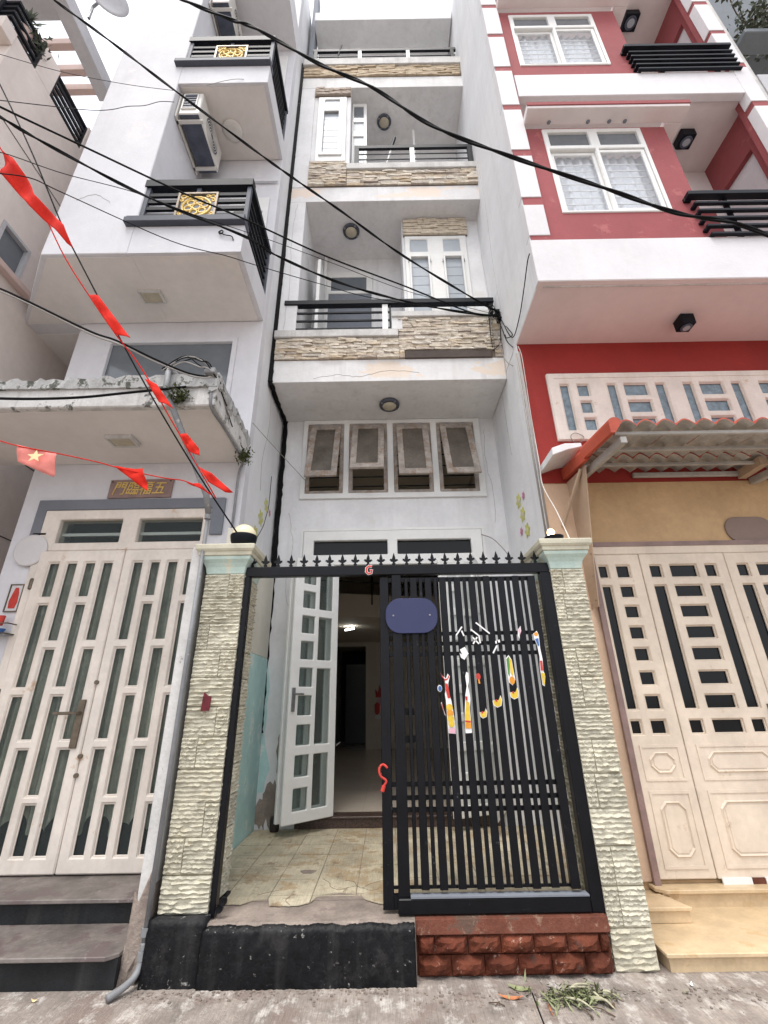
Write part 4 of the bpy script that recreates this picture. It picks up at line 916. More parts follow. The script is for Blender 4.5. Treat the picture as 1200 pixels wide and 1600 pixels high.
def flat_lamp(x, y, z, label, hw=.13, hd=.09):
    t = thing('panel_lamp', label, 'lamp', (x, y, z), 'square lamps under the left house soffits')
    mb = MB().box(x-hw, x+hw, y-hd, y-hd+.02, z-.04, z).box(x-hw, x+hw, y+hd-.02, y+hd, z-.04, z).box(x-hw, x-hw+.02, y-hd+.02, y+hd-.02, z-.04, z).box(x+hw-.02, x+hw, y-hd+.02, y+hd-.02, z-.04, z)
    obj('lamp_frame', mb, M['cap'], t); obj('lamp_lens', B(x-hw+.02, x+hw-.02, y-hd+.02, y+hd-.02, z-.034, z-.002), M['lampglass'], t, bevel=.004)
flat_lamp(-2.58, 3.80, 3.942, 'flat square lamp under the mouldy canopy above the plaque')
flat_lamp(-2.71, 3.88, 5.990, 'flat square lamp under the big upper soffit left of the balcony')
# upper window
uw = obj('window', MB().plate(-3.42, -1.79, 4.35, 5.73, LY-.015, LY+.08, [(-3.36, -1.85, 4.41, 5.66)]), M['lwhite'], lh, bevel=.006)
obj('pane', B(-3.36, -1.85, LY+.03, LY+.038, 4.41, 5.66), M['glassgrey'], uw)
# balconies
def left_balcony(z, tag_):
    b = obj('balcony', MB().box(-2.728, LX1-.002, 3.342, 4.298, z, z+.12).box(-2.728, LX1-.002, 3.342, 3.45, z+.12, z+.42).box(-1.60, LX1-.002, 3.452, 4.298, z+.12, z+.40), M['lwhite'], lh)
    obj('soffit_board', B(-2.70, -1.56, 3.38, 4.285, z-.010, z-.002), M['lsoffit'], b)
    obj('sill', MB().box(-2.83, -1.49, 3.27, 3.46, z+.422, z+.50).box(-2.82, -1.495, 3.285, 3.455, z+.50, z+.535), M['sill'], b, bevel=.006)
    obj('handrail', B(-2.75, -1.48, 3.33, 3.43, z+1.12, z+1.24), M['navy'], b, bevel=.004)
    obj('handrail', B(-1.57, -1.485, 3.432, 4.25, z+1.14, z+1.22), M['navy'], b, bevel=.004)
    for zz in (.62, .74, .86, .98):
        for a, c in ((-2.70, -2.34), (-1.87, -1.52)): obj('rail_bar', B(a, c, 3.36, 3.39, z+zz, z+zz+.05), M['navy'], b)
    for k in range(5): obj('rail_bar', B(-1.545, -1.515, 3.40, 4.25, z+.50+k*.125, z+.535+k*.125), M['navy'], b)
    for xx in (-2.73, -1.545): obj('rail_post', B(xx, xx+.05, 3.352, 3.40, z+.535, z+1.12), M['sill'], b, bevel=.003)
    obj('rail_post', B(-1.55, -1.50, 4.20, 4.25, z+.40, z+1.14), M['sill'], b, bevel=.003)
    obj('rail_post', B(-2.14, -2.09, 3.36, 3.40, z+1.02, z+1.12), M['sill'], b)
    # gilded panel
    x0, x1, z0, z1 = -2.34, -1.87, z+.54, z+1.03; cx, cz = (x0+x1)/2, (z0+z1)/2
    pn = obj('gilded_panel', MB().plate(x0, x1, z0, z1, 3.35, 3.39, [(x0+.03, x1-.03, z0+.03, z1-.03)]), M['brass'], b, bevel=.003)
    sc = MB()
    def ring(px, pz, r, w=.011, a0=0, a1=2*math.pi, n=18):
        sc.tube([(px+r*math.cos(a0+(a1-a0)*k/n), 3.365, pz+r*math.sin(a0+(a1-a0)*k/n)) for k in range(n+1)], w, 5)
    ring(cx, cz, .165, .015); ring(cx, cz, .045)
    for k in range(6):
        a = k*math.pi/3+.3; ring(cx+.098*math.cos(a), cz+.098*math.sin(a), .042, .012, n=12)
    for sx in (-1, 1):
        for sz in (-1, 1):
            ring(cx+sx*.17, cz+sz*.175, .030, .010, n=10); ring(cx+sx*.185, cz+sz*.115, .020, .010, n=8); ring(cx+sx*.115, cz+sz*.19, .020, .010, n=8)
    obj('scrollwork', sc, M['gold'], pn, smooth=True)
    return b
lb1 = left_balcony(6.0, 1); lb2 = left_balcony(9.35, 2)
obj('roof_slab', MB().box(-2.728, LX1+.02, 3.342, 4.298, 12.65, 13.3), M['lwhite'], lh)
obj('back_door', MB().plate(-2.2, -1.62, 6.1, 8.4, LY-.03, LY-.002, [(-2.12, -1.70, 7.7, 8.1), (-2.12, -1.70, 6.3, 7.5)]), M['wpaint'], lh, bevel=.005)
obj('back_door_pane', MB().box(-2.12, -1.70, LY-.012, LY-.008, 6.3, 8.1), M['glassgrey'], lh)
obj('back_door', MB().plate(-2.25, -1.62, 9.45, 12.4, LY-.03, LY-.002, [(-2.15, -1.72, 9.7, 11.9)]), M['wpaint'], lh, bevel=.005)
obj('back_door_pane', MB().box(-2.15, -1.72, LY-.012, LY-.008, 9.7, 11.9), M['glassgrey'], lh)
obj('string_course', B(-2.72, -1.52, LY-.05, LY-.031, 8.75, 8.80), M['lwhite'], lh)
lt = thing('ceiling_lamp', 'pale round lamp under the upper balcony of the left white house', 'lamp', (-2.15, 3.89, 9.34))
obj('lamp_shade', MB().lathe([(.14, 0), (.15, -.02), (.13, -.035), (.06, -.045), (.003, -.046)], (-2.15, 3.89, 9.341), 28), M['acwhite'], lt, smooth=True)
# air conditioners on the side of the stair tower
def ac_unit(x0, y0, z0, label, w=.30, l=.74, h=.50):
    t = thing('air_conditioner', label, 'air conditioner', (x0+w/2, y0+l/2, z0), 'outdoor units on the left house')
    x1, y1, z1 = x0+w, y0+l, z0+h
    obj('casing', MB().box(x0+.02, x1, y0, y1, z0+.012, z1), M['acwhite'], t, bevel=.012)
    obj('base_pan', B(x0+.03, x1-.01, y0+.01, y1-.01, z0, z0+.011), M['acdark'], t)
    for k in range(6): obj('grille_slat', B(x0+.06, x1-.07, y0-.012, y0-.001, z0+.14+k*.055, z0+.165+k*.055), M['acdark'], t)
    obj('grille_frame', MB().plate(x0+.045, x1-.055, z0+.11, z1-.04, y0-.014, y0-.0005, [(x0+.06, x1-.07, z0+.125, z1-.055)]), M['acwhite'], t)
    fan = MB()
    for k in range(6):
        r = .05+.032*k; fan.tube([(x1+.006, (y0+y1)/2+.02+r*math.cos(a), (z0+z1)/2+r*math.sin(a)) for a in [i*2*math.pi/24 for i in range(25)]], .005, 4)
    obj('fan_disc', MB().lathe([(.0, .001), (.21, .001), (.21, .003), (0.001, .003)], (x1, (y0+y1)/2+.02, (z0+z1)/2), 28, 'x'), M['acdark'], t)
    obj('fan_guard', fan, M['acwhite'], t)
    br = MB()
    for yy in (y0+.06, y1-.10): br.box(x0-.02, x1+.03, yy, yy+.04, z0-.03, z0-.001)
    br.box(x0-.02, x0, y0, y1, z0-.03, z1)
    obj('bracket', br, M['acwhite'], t)
    return t
ac_unit(-2.70, 3.43, 8.80, 'beige air conditioner on the left house wall above the lower gilded balcony')
ac_unit(-2.70, 3.46, 12.05, 'air conditioner with dark base high at the top edge over the upper gilded balcony', h=.52)
# plaque with four golden characters
pq = thing('plaque', 'bronze plaque with four golden Chinese characters over the cream door', 'sign', (-2.59, LY, 3.52))
obj('plate', MB().prism([(-2.925, 3.525), (-2.255, 3.53), (-2.25, 3.745), (-2.925, 3.74)], LY-.022, LY-.002), M['bronze'], pq, bevel=.003)
cu = bpy.data.curves.new('characters', 'FONT'); cu.body = '門臨福五'; cu.size = .172; cu.extrude = .004; cu.shear = .25
tmp = bpy.data.objects.new('characters_tmp', cu); COL.objects.link(tmp)
me = bpy.data.meshes.new_from_object(tmp.evaluated_get(bpy.context.evaluated_depsgraph_get()))
bpy.data.objects.remove(tmp); me.materials.append(M['gold']); me.name = 'characters'
me.transform(Matrix.Rotation(R(90), 4, 'X'))
xs = [v.co.x for v in me.vertices]; zs = [v.co.z for v in me.vertices]
sx = .56/(max(xs)-min(xs)); sz = .155/(max(zs)-min(zs))
me.transform(Matrix.Diagonal((sx, 1, sz, 1)) @ Matrix.Translation((-min(xs), 0, -min(zs))))
inst('characters', me, (-2.875, LY-.026, 3.56), pq)
mb = MB()
for a, b in ((-2.90, 3.715), (-2.28, 3.72)): mb.lathe([(.008, 0), (.008, -.006), (.001, -.008)], (a, LY-.021, b), 8, 'y')
obj('screw', mb, M['innerdark'], pq)
# lucky picture, altar shelf, plate on the left wall
lp = thing('wall_picture', 'small framed red lucky paper picture on the wall left of the cream door', 'picture', (-3.60, LY, 2.34))
obj('frame', MB().plate(-3.655, -3.52, 2.345, 2.615, LY-.018, LY-.002, [(-3.645, -3.53, 2.355, 2.605)]), M['brass'], lp)
obj('paper', B(-3.645, -3.53, LY-.010, LY-.004, 2.355, 2.605), M['paleplate'], lp)
obj('red_print', MB().prism([(-3.62, 2.38), (-3.56, 2.38), (-3.545, 2.44), (-3.555, 2.53), (-3.57, 2.58), (-3.60, 2.58), (-3.615, 2.52), (-3.63, 2.45)], LY-.0135, LY-.011), M['paper_red'], lp)
al = thing('altar_shelf', 'small glass and brass wall shelf below the red picture', 'shelf', (-3.56, LY-.08, 2.12))
mb = MB()
for z in (2.13, 2.22): mb.tube([(-3.72, LY-.005, z), (-3.72, LY-.14, z), (-3.47, LY-.14, z), (-3.47, LY-.005, z)], .006, 6)
mb.box(-3.475, -3.455, LY-.02, LY-.002, 2.10, 2.27)
obj('shelf_rail', mb, M['brass'], al); obj('shelf_base', B(-3.72, -3.47, LY-.14, LY-.004, 2.12, 2.128), M['glassgrey'], al)
cpt = obj('incense_cup', MB().lathe([(.018, 0), (.022, .01), (.028, .09), (.024, .09)], (-3.595, LY-.07, 2.21), 14), M['paper_red'], None, label='small red incense cup standing on the wall shelf', cat='cup')
obj('offering_bowl', MB().lathe([(.02, 0), (.035, .015), (.05, .05), (.045, .05)], (-3.58, LY-.08, 2.129), 16), M['paper_blue'], None, label='blue and white bowl inside the brass wall shelf', cat='bowl')
wp = thing('wall_plaque', 'blank pale round plaque hung on the wall left of the cream door top', 'plaque', (-3.56, LY-.03, 2.80))
obj('disc', MB().lathe([(.0, -.012), (.155, -.012), (.165, -.006), (.165, .002), (.001, .002)], (-3.55, LY-.035, 2.955), 32, 'y'), M['paleplate'], wp)
obj('hook', B(-3.58, -3.45, LY-.03, LY-.004, 3.12, 3.14), M['innerdark'], wp)
rb = thing('red_paper_niche', 'small red paper stuck in a notch of the left gate pillar', 'paper', (-1.30, 3.49, 1.45))
obj('paper', MB().prism([(-1.335, 1.46), (-1.275, 1.462), (-1.27, 1.555), (-1.30, 1.565), (-1.325, 1.585), (-1.332, 1.55)], 3.498, 3.504), M['maroon'], rb)

# pipes
dp = thing('drain_pipe', 'grey plastic drain pipe from the canopy down beside the left pillar', 'pipe', (-1.48, 3.45, 0))
obj('pipe', MB().tube([(-1.475, 3.462, 2.98), (-1.475, 3.462, .20)], .016, 12), M['pvc'], dp, smooth=True)
obj('pipe', MB().tube(spline([(-1.475, 3.462, .20), (-1.475, 3.455, .11), (-1.485, 3.42, .06), (-1.52, 3.36, .035), (-1.565, 3.30, .022)], 5), .019, 12), M['pvc'], dp, smooth=True)
obj('pipe', MB().tube([(-1.475, 3.462, 2.98), (-1.50, 3.42, 3.14), (-1.92, 3.22, 4.08), (-1.93, 3.22, 4.32)], .026, 12), M['pvc'], dp, smooth=True)
obj('pipe', MB().tube([(-1.93, 3.22, 4.32), (-1.82, 3.34, 4.24)], .024, 12), M['pvc'], dp, smooth=True)
for p in ((-1.475, 3.462, .25), (-1.475, 3.462, .14), (-1.475, 3.462, 2.95)): obj('collar', MB().lathe([(.02, -.02), (.027, -.02), (.027, .02), (.02, .02)], p, 12), M['pvc'], dp)
obj('electric_conduit', MB().tube(spline([(-1.56, 3.30, 4.22), (-1.54, 3.28, 4.1), (-1.52, 3.3, 3.93), (-1.51, 3.6, 3.93), (-1.50, 3.9, 3.92), (-1.52, 4.24, 3.92), (-1.56, 4.28, 3.8), (-1.56, 4.28, 3.3), (-1.56, 4.28, 2.7)], 5), .013, 8), M['pvc'], None, label='grey conduit running under the canopy edge and down the wall', cat='conduit', smooth=True)
cr = thing('conduit_pair', 'two thin grey conduits down the white wall right of the four windows', 'conduit', (1.6, 4.2, 2.7))
for dx in (0, .035):
    obj('tube', MB().tube([(1.628-dx*.6, 4.16+dx, 5.3), (1.628-dx*.6, 4.16+dx, 2.72)], .010, 8), M['greywire'], cr, smooth=True)

# flower stickers on the side walls (left house side wall x=-1.5, red house side wall x=1.65)
def flower(x, y, z, r, mt, label, facing, grp):
    t = thing('flower_sticker', label, 'sticker', (x, y, z), grp)
    mb = MB()
    mb.prism([(y+r*.95*(1+.22*math.cos(6*a))*math.cos(a), z+r*.95*(1+.22*math.cos(6*a))*math.sin(a)) for a in [k*2*math.pi/36 for k in range(36)]], x, x+facing*.002, 'x')
    obj('petals', mb, M[mt], t)
    obj('centre', MB().prism(circ(y, z, r*.3), x+facing*.002, x+facing*.004, 'x'), M['captop' if mt == 'flower_yel' else 'flower_pink'], t)
for y, z, r, mt, lb in ((5.21, 3.83, .085, 'flower_yel', 'topmost yellow flower sticker on the left side wall by the thin wire'), (5.40, 3.80, .045, 'flower_pink', 'small pink flower sticker on the left side wall'), (5.03, 3.58, .095, 'flower_yel', 'middle yellow flower sticker on the left side wall'), (4.88, 3.32, .09, 'flower_yel', 'lowest yellow flower sticker behind the globe lamp')):
    flower(-1.499, y, z, r, mt, lb, 1, 'flower stickers on the side walls')
for y, z, r, mt, lb in ((5.0, 3.74, .085, 'flower_yel', 'topmost yellow flower sticker on the right side wall'), (4.80, 3.72, .045, 'flower_pink', 'upper pink flower sticker on the right side wall'), (4.92, 3.53, .085, 'flower_yel', 'middle yellow flower sticker on the right side wall'), (4.84, 3.30, .08, 'flower_yel', 'lowest yellow flower sticker on the right side wall'), (5.05, 3.36, .05, 'flower_pink', 'lower pink flower sticker on the right side wall')):
    flower(1.646, y, z, r, mt, lb, -1, 'flower stickers on the side walls')

# ================================================================== RED HOUSE
rh = thing('townhouse', 'red house with white bands, bay windows and tiled awning on the right', 'house', (3.4, 4.25, 0))
RX0, RX1, RF, RW = 1.65, 5.17, 3.36, 4.25
obj('side_wall', B(RX0, RX0+.16, 4.252, 6.5, .0, 5.50), M['white_side'], rh)
obj('side_wall', MB().box(RX0, RX0+.20, RF+.012, 6.5, 5.52, 15.5), M['white_side'], rh)
obj('wall', MB().plate(RX0+.005, 5.6, 3.60, 5.50, RW, RW+.15, [(1.98, 4.78, 4.16, 4.98)]), M['redlow'], rh)
obj('wall', MB().plate(RX0+.002, 5.6, .0, 3.598, RW, RW+.15, [(2.0, 4.62, .22, 2.88)]), M['tan'], rh)
obj('wall', B(RX0+.004, 2.0, RW-.02, RW-.001, .22, 3.58), M['tanlight'], rh)
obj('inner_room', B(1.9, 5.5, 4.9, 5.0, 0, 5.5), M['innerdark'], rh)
obj('soffit', B(RX0+.003, 5.6, RF+.002, RW+.15, 5.502, 5.60), M['soffit'], rh)
obj('drip_edge', B(RX0+.06, 5.6, RF+.06, RF+.075, 5.49, 5.501), M['cap'], rh)
obj('band', B(RX0-.01, 5.6, RF-.004, RF+.1, 5.505, 6.13), M['redwhite'], rh, bevel=.006)
obj('band', B(1.90, 5.05, RF+.001, RF+.1, 8.95, 9.475), M['redwhite'], rh, bevel=.006)
obj('band', B(1.90, 5.05, RF+.001, RF+.1, 12.45, 13.0), M['redwhite'], rh, bevel=.006)
obj('ceiling', B(1.86, 5.05, RF+.1, 4.4, 8.99, 9.10), M['soffit'], rh)
obj('ceiling', B(1.86, 5.05, RF+.1, 4.4, 12.46, 12.6), M['soffit'], rh)
obj('balcony_floor', B(1.86, 5.05, RF+.1, 4.4, 6.0, 6.05), M['soffit'], rh)
obj('back_wall', B(3.69, 5.05, 4.36, 4.45, 6.05, 8.98), M['soffit'], rh)
obj('back_wall', B(3.69, 5.05, 4.36, 4.45, 9.1, 12.45), M['soffit'], rh)
obj('back_wall_base', B(4.2, 4.9, 4.33, 4.358, 6.06, 8.0), M['red'], rh)
# corner posts with quoin blocks
ZS = [(6.09, 6.20), (6.71, 6.85), (7.63, 7.76), (8.62, 8.74), (9.57, 9.69), (10.50, 10.60), (11.39, 11.50), (12.3, 12.41)]
for x0, x1 in ((1.66, 1.875), (4.95, 5.15)):
    obj('corner_post', B(x0, x1+.012, RF+.002, RF+.2, 6.132, 13.6), M['red'], rh)
    for (a0, a1), (b0, b1) in zip(ZS, ZS[1:]):
        obj('quoin', B(x0-.014, x1+.003, RF-.008, RF+.12, max(a1, 6.135), b0), M['redwhite'], rh, bevel=.004)
obj('party_wall', MB().plate(RF+.2, 4.6, 6.1, 13.6, 5.05, 5.17, [(3.70, 4.5, 6.3, 8.33), (3.70, 4.5, 9.7, 11.76)], 'x'), M['red'], rh)
obj('party_panel', B(5.12, 5.168, 3.68, 4.52, 6.2, 12), M['redwhite'], rh)
crack(rh, [(RX0-.001, 4.6, 9.8), (RX0-.001, 4.55, 8.6), (RX0-.001, 4.62, 7.4), (RX0-.001, 4.6, 6.4)], 5, .0025)
crack(rh, [(RX0-.001, 5.1, 8.2), (RX0-.001, 5.0, 7.0), (RX0-.001, 5.05, 5.6), (RX0-.001, 5.02, 4.4)], 6, .0025)
# bays with windows
def bay(z0, z1, wz0, wz1, tz, wx0, wx1):
    b = obj('bay', MB().plate(1.887, 3.685, z0, z1, 3.40, 3.50, [(wx0+.01, wx1-.01, wz0+.01, wz1-.01)]), M['red'], rh)
    obj('bay_side', B(3.60, 3.685, 3.502, 4.36, z0, z1), M['red'], b)
    obj('bay_room', B(1.89, 3.59, 3.95, 4.0, z0, z1), M['inwall'], b)
    mx = (wx0+wx1)/2
    fr = obj('window', MB().plate(wx0, wx1, wz0, wz1, 3.385, 3.45, [(wx0+.065, mx-.06, tz+.03, wz1-.065), (mx+.06, wx1-.065, tz+.03, wz1-.065), (wx0+.04, mx-.02, wz0+.035, tz-.04), (mx+.02, wx1-.04, wz0+.035, tz-.04)]), M['wpaint'], rh, bevel=.008)
    for a, c, dy in ((wx0+.045, mx-.01, .03), (mx-.025, wx1-.045, 0)):
        obj('sash', MB().plate(a, c, wz0+.04, tz-.05, 3.40+dy, 3.43+dy, [(a+.05, c-.05, wz0+.085, tz-.10)]), M['wpaint'], fr, bevel=.006)
        obj('pane', B(a+.045, c-.045, 3.413+dy, 3.418+dy, wz0+.08, tz-.095), M['glassthin'], fr)
    for a, c in ((wx0+.06, mx-.055), (mx+.055, wx1-.06)): obj('pane', B(a, c, 3.42, 3.426, tz+.025, wz1-.06), M['glassgrey'], fr)
    k = 0; z = wz0+.14
    while z < tz-.12:
        obj('window_bar', B(wx0+.05, wx1-.05, 3.475, 3.485, z, z+.014), M['wpaint'], fr); z += .125
    n = 90; vs = []
    for zz in (wz0+.02, tz):
        for i in range(n+1): vs.append((wx0+.02+(wx1-wx0-.04)*i/n, 3.515+.018*math.sin(i*.75)+.010*math.sin(i*.31), zz))
    obj('window_curtain', MB().add(vs, [(i, i+1, n+2+i, n+1+i) for i in range(n)]), M['whitecurtain'], fr, smooth=True)
bay(6.132, 8.275, 6.62, 8.24, 7.86, 2.10, 3.365)
bay(9.477, 11.36, 9.79, 11.25, 10.88, 2.04, 3.33)
def hood(z, y0, x1):
    obj('hood', MB().box(1.87, x1, y0, RF+.0, z, z+.10).box(3.69, x1, RF, 3.60, z, z+.10), M['soffit'], rh, bevel=.006)
    obj('hood_trim', B(1.865, x1+.006, y0-.012, y0-.001, z+.045, z+.105), M['red'], rh)
hood(8.28, 3.18, 3.90); hood(11.37, 3.2, 3.90)
mb = MB()
for xx in (2.28, 2.78, 3.05, 3.25): mb.lathe([(.02, 0), (.025, -.01), (.015, -.025), (.002, -.027)], (xx-.1, 3.33, 8.279), 10)
obj('hood_hook', mb, M['greytrim'], rh)
def red_rail(z0, z1, label):
    t = thing('balcony_railing', label, 'railing', (4.3, 3.33, z0), 'black railings on the red house')
    for k in range(6):
        z = z0+(z1-z0)*k/5; hh = .06 if k == 5 else .033
        if k == 5: obj('handrail', MB().box(3.52, 5.04, 3.29, 3.37, z, z+hh).box(3.52, 3.60, 3.371, 3.40, z, z+hh), M['navy'], t, bevel=.004)
        else: obj('rail_bar', MB().box(3.56+.02*(5-k)*.5, 5.04, 3.31, 3.35, z, z+hh).box(3.56+.02*(5-k)*.5, 3.61+.02*(5-k)*.5, 3.351, 3.40, z, z+hh), M['navy'], t, bevel=.003)
    for xx in (3.95, 4.72): obj('rail_post', MB().box(xx, xx+.035, 3.352, 3.39, z0, z1), M['navy'], t)
red_rail(6.12, 6.76, 'black horizontal bar railing on the lower red balcony at the right edge')
red_rail(9.47, 10.02, 'black horizontal bar railing on the upper red balcony')
def cube_lamp(x, y, z, s_, label):
    t = thing('downlight', label, 'lamp', (x, y, z), 'black square downlights on the red house')
    n = 20; mb = MB().box(x-s_, x+s_, y-s_, y+s_, z-.14, z-.001)
    obj('lamp_body', mb, M['navy'], t, bevel=.006)
    obj('lamp_rim', MB().lathe([(s_*.45, 0), (s_*.8, 0), (s_*.8, -.008), (s_*.5, -.010)], (x, y, z-.141), 24), M['acdark'], t, smooth=True)
    obj('lamp_lens', MB().lathe([(.0005, -.012), (s_*.5, -.012), (s_*.5, -.002), (.0005, -.002)], (x, y, z-.142), 24), M['glassfrost'], t)
cube_lamp(3.46, 3.88, 5.50, .075, 'black square downlight under the big pinkish soffit above the awning')
cube_lamp(4.43, 3.88, 8.99, .10, 'black square downlight over the lower red balcony')
cube_lamp(4.43, 3.88, 12.46, .12, 'black square downlight over the upper red balcony')
# transom window row
rows = [(4.70, 4.87), (4.47, 4.63), (4.24, 4.40)]
holes = [(2.06, 2.17, 4.24, 4.87)] + [(2.26, 2.40, *r_) for r_ in rows]
for o in (0, .88): holes += [(2.61+o, 2.72+o, 4.24, 4.87), (3.17+o, 3.285+o, 4.24, 4.87)] + [(2.80+o, 3.075+o, *r_) for r_ in rows]
holes += [(4.37, 4.51, *r_) for r_ in rows] + [(4.59, 4.70, 4.24, 4.87)]
tw = obj('window', MB().plate(1.925, 4.83, 4.11, 5.025, RW-.03, RW+.06, holes), M['cream_frame'], rh, bevel=.010)
bead(tw, holes, RW-.012, RW+.008, .010, M['cream_frame'])
for h in holes: obj('pane', B(h[0]-.002, h[1]+.002, RW+.01, RW+.016, h[2]-.002, h[3]+.002), M['patglass'], tw)
obj('window_trim', MB().plate(1.935, 4.82, 4.12, 5.015, RW-.036, RW-.0305, [(2.0, 4.76, 4.18, 4.95)]), M['cream_frame'], tw)
# awning: steel purlins and rows of barrel tiles
aw = thing('tiled_awning', 'red tiled awning with pale corrugated underside over the pinkish folding door', 'awning', (3.5, 3.7, 3.6))
def awz(y): return 3.60+(y-3.2)*.105
n = 10; per = .165
def tile_mesh():
    mb = MB(); vs = []
    for (y, dz) in ((0, 0), (.38, .045)):
        for off in (0, -.012):
            for i in range(n+1):
                x = per*i/n; hgt = .055*abs(math.sin(math.pi*i/n))
                vs.append((x, y, hgt+dz+off))
    a, b, c, d = 0, n+1, 2*(n+1), 3*(n+1); fs, mi = [], []
    mb.add(vs, [], 0)
    mb.f = [(a+i, a+i+1, c+i+1, c+i) for i in range(n)]; mb.mi = [0]*n
    mb.f += [(b+i, d+i, d+i+1, b+i+1) for i in range(n)]; mb.mi += [1]*n
    mb.f += [(a+i, b+i, b+i+1, a+i+1) for i in range(n)] + [(c+i, c+i+1, d+i+1, d+i) for i in range(n)]; mb.mi += [0]*n + [1]*n
    mb.f += [(a, c, d, b), (a+n, b+n, d+n, c+n)]; mb.mi += [0, 0]
    return mb.mesh('roof_tile', False, [M['tile_red'], M['tile_grey']])
tm = tile_mesh()
for j in range(3):
    for k in range(20):
        inst('roof_tile', tm, (1.97+per*k, 3.19+.345*j, 3.615+.012*(j % 2) + (j)*.034), aw, rot=(R(rnd.uniform(-.6, .6)), 0, 0))
for y, z in ((3.27, 3.60), (3.60, 3.64), (3.96, 3.675)):
    obj('purlin', B(1.98, 5.3, y, y+.03, z-.03, z), M['metalwhite'], aw, bevel=.003)
obj('rafter', MB().prism([(3.22, 3.46), (3.22, 3.52), (4.24, 3.62), (4.24, 3.55)], 1.985, 2.04, 'x'), M['metalwhite'], aw, bevel=.003)
obj('rafter', MB().prism([(3.22, 3.46), (3.22, 3.52), (4.24, 3.62), (4.24, 3.55)], 3.85, 3.92, 'x'), M['metalwhite'], aw, bevel=.003)
def rake(y0, y1, z0, z1, lift):
    mb = MB(); vs = []; m_ = 8
    for y, z in ((y0, z0), (y1, z1)):
        for i in range(m_+1):
            a = math.pi*i/m_; vs.append((1.945+.055*math.cos(a), y, z+lift+.05*math.sin(a)))
        vs += [(1.892, y, z-.10+lift), (1.93, y, z-.10+lift)]
    w = m_+3; order = list(range(m_+1))+[m_+1, m_+2]
    fs = [(order[i], order[(i+1) % w], w+order[(i+1) % w], w+order[i]) for i in range(w)] + [tuple(order), tuple(w+i for i in order[::-1])]
    obj('rake_tile', mb.add(vs, fs), M['tile_red'], aw)
rake(3.17, 3.74, 3.615, 3.68, .015); rake(3.70, 4.23, 3.665, 3.73, 0)
obj('gutter_end', MB().prism([(1.66, 3.70), (1.66, 3.78), (1.80, 3.83), (1.96, 3.83), (1.96, 3.79), (1.82, 3.76)], 3.82, 4.24, 'y'), M['white'], aw, bevel=.005)
obj('side_sheet', MB().prism([(4.24, 2.27), (4.08, 2.27), (4.0, 2.7), (3.90, 3.1), (3.78, 3.56), (4.24, 3.60)], 1.93, 1.938, 'x'), M['sheet'], aw)
mb = MB()
for y, z in ((4.11, 2.33), (4.2, 2.31), (4.07, 2.55), (4.02, 2.75)): mb.lathe([(.001, -.004), (.008, -.004), (.008, 0), (.001, 0)], (1.93, y, z), 8, 'x')
obj('screw', mb, M['steel'], aw)
obj('brace', MB().tube([(1.92, 3.86, 3.56), (1.80, 4.22, 3.1)], .018, 6), M['sheet'], aw)
tf = thing('tube_fixture', 'unlit white tube light under the awning on the tan wall', 'lamp', (3.1, 4.2, 3.5))
obj('fixture_body', B(2.62, 3.72, RW-.07, RW-.03, 3.63, 3.68), M['metalwhite'], tf, bevel=.006); obj('fixture_bracket', B(3.72, 3.80, RW-.35, RW-.04, 3.60, 3.69), M['sheet'], tf)
# folding door
dr = obj('folding_door', MB().plate(2.0, 4.62, .215, 2.93, RW-.03, RW+.08, [(2.035, 4.58, .213, 2.80)]), M['pink_frame'], rh, bevel=.006)
obj('door_head', B(1.98, 4.7, RW-.04, RW-.031, 2.88, 2.925), M['bronze'], rh)
R6 = [(2.37, 2.49), (2.18, 2.30), (1.99, 2.11), (1.80, 1.92), (1.60, 1.72), (1.405, 1.525)]
def rleaf(x0, x1, holes, panels, label=None):
    lf = obj('door_leaf', MB().plate(x0, x1, .235, 2.795, RW-.045, RW, holes), M['pink_frame'], rh, bevel=.008)
    bead(lf, holes, RW-.030, RW-.013, .010, M['pink_frame'])
    for h in holes: obj('pane', B(h[0]-.002, h[1]+.002, RW-.012, RW-.006, h[2]-.002, h[3]+.002), M['glassdark'], lf)
    for a, b, c, d in panels:
        pm = MB()
        pm.plate(a, b, c, d, RW-.052, RW-.0455, [(a+.02, b-.02, c+.02, d-.02)])
        k = min(.07, (d-c)*.2); kx = min(.07, (b-a)*.18)
        o = rbox(a+kx, b-kx, c+k, d-k, .05); i_ = rbox(a+kx+.018, b-kx-.018, c+k+.018, d-k-.018, .046)
        nn = len(o); 
        vs = [(p[0], RW-.0455, p[1]) for p in o] + [(p[0], RW-.058, p[1]) for p in [((u[0]+v[0])/2, (u[1]+v[1])/2) for u, v in zip(o, i_)]] + [(p[0], RW-.0455, p[1]) for p in i_]
        pm.add(vs, [(q_*nn+j, q_*nn+(j+1) % nn, (q_+1)*nn+(j+1) % nn, (q_+1)*nn+j) for q_ in range(2) for j in range(nn)])
        i2 = rbox(a+kx+.035, b-kx-.035, c+k+.03, d-k-.03, .03)
        pm.prism(i2, RW-.05, RW-.0455)
        obj('raised_panel', pm, M['pink_frame'], lf)
    return lf
H2 = [(2.555, 2.675, 2.56, 2.69), (2.75, 3.015, 2.56, 2.69), (3.09, 3.205, 2.56, 2.69), (2.555, 2.675, 1.405, 2.49), (3.09, 3.21, 1.405, 2.49)] + [(2.75, 3.015, *r_) for r_ in R6] + [(2.56, 2.68, 1.215, 1.33), (2.755, 3.02, 1.215, 1.33), (3.09, 3.21, 1.215, 1.33)]
P2 = [(2.56, 3.22, .30, .81), (2.56, 3.22, .88, 1.14)]
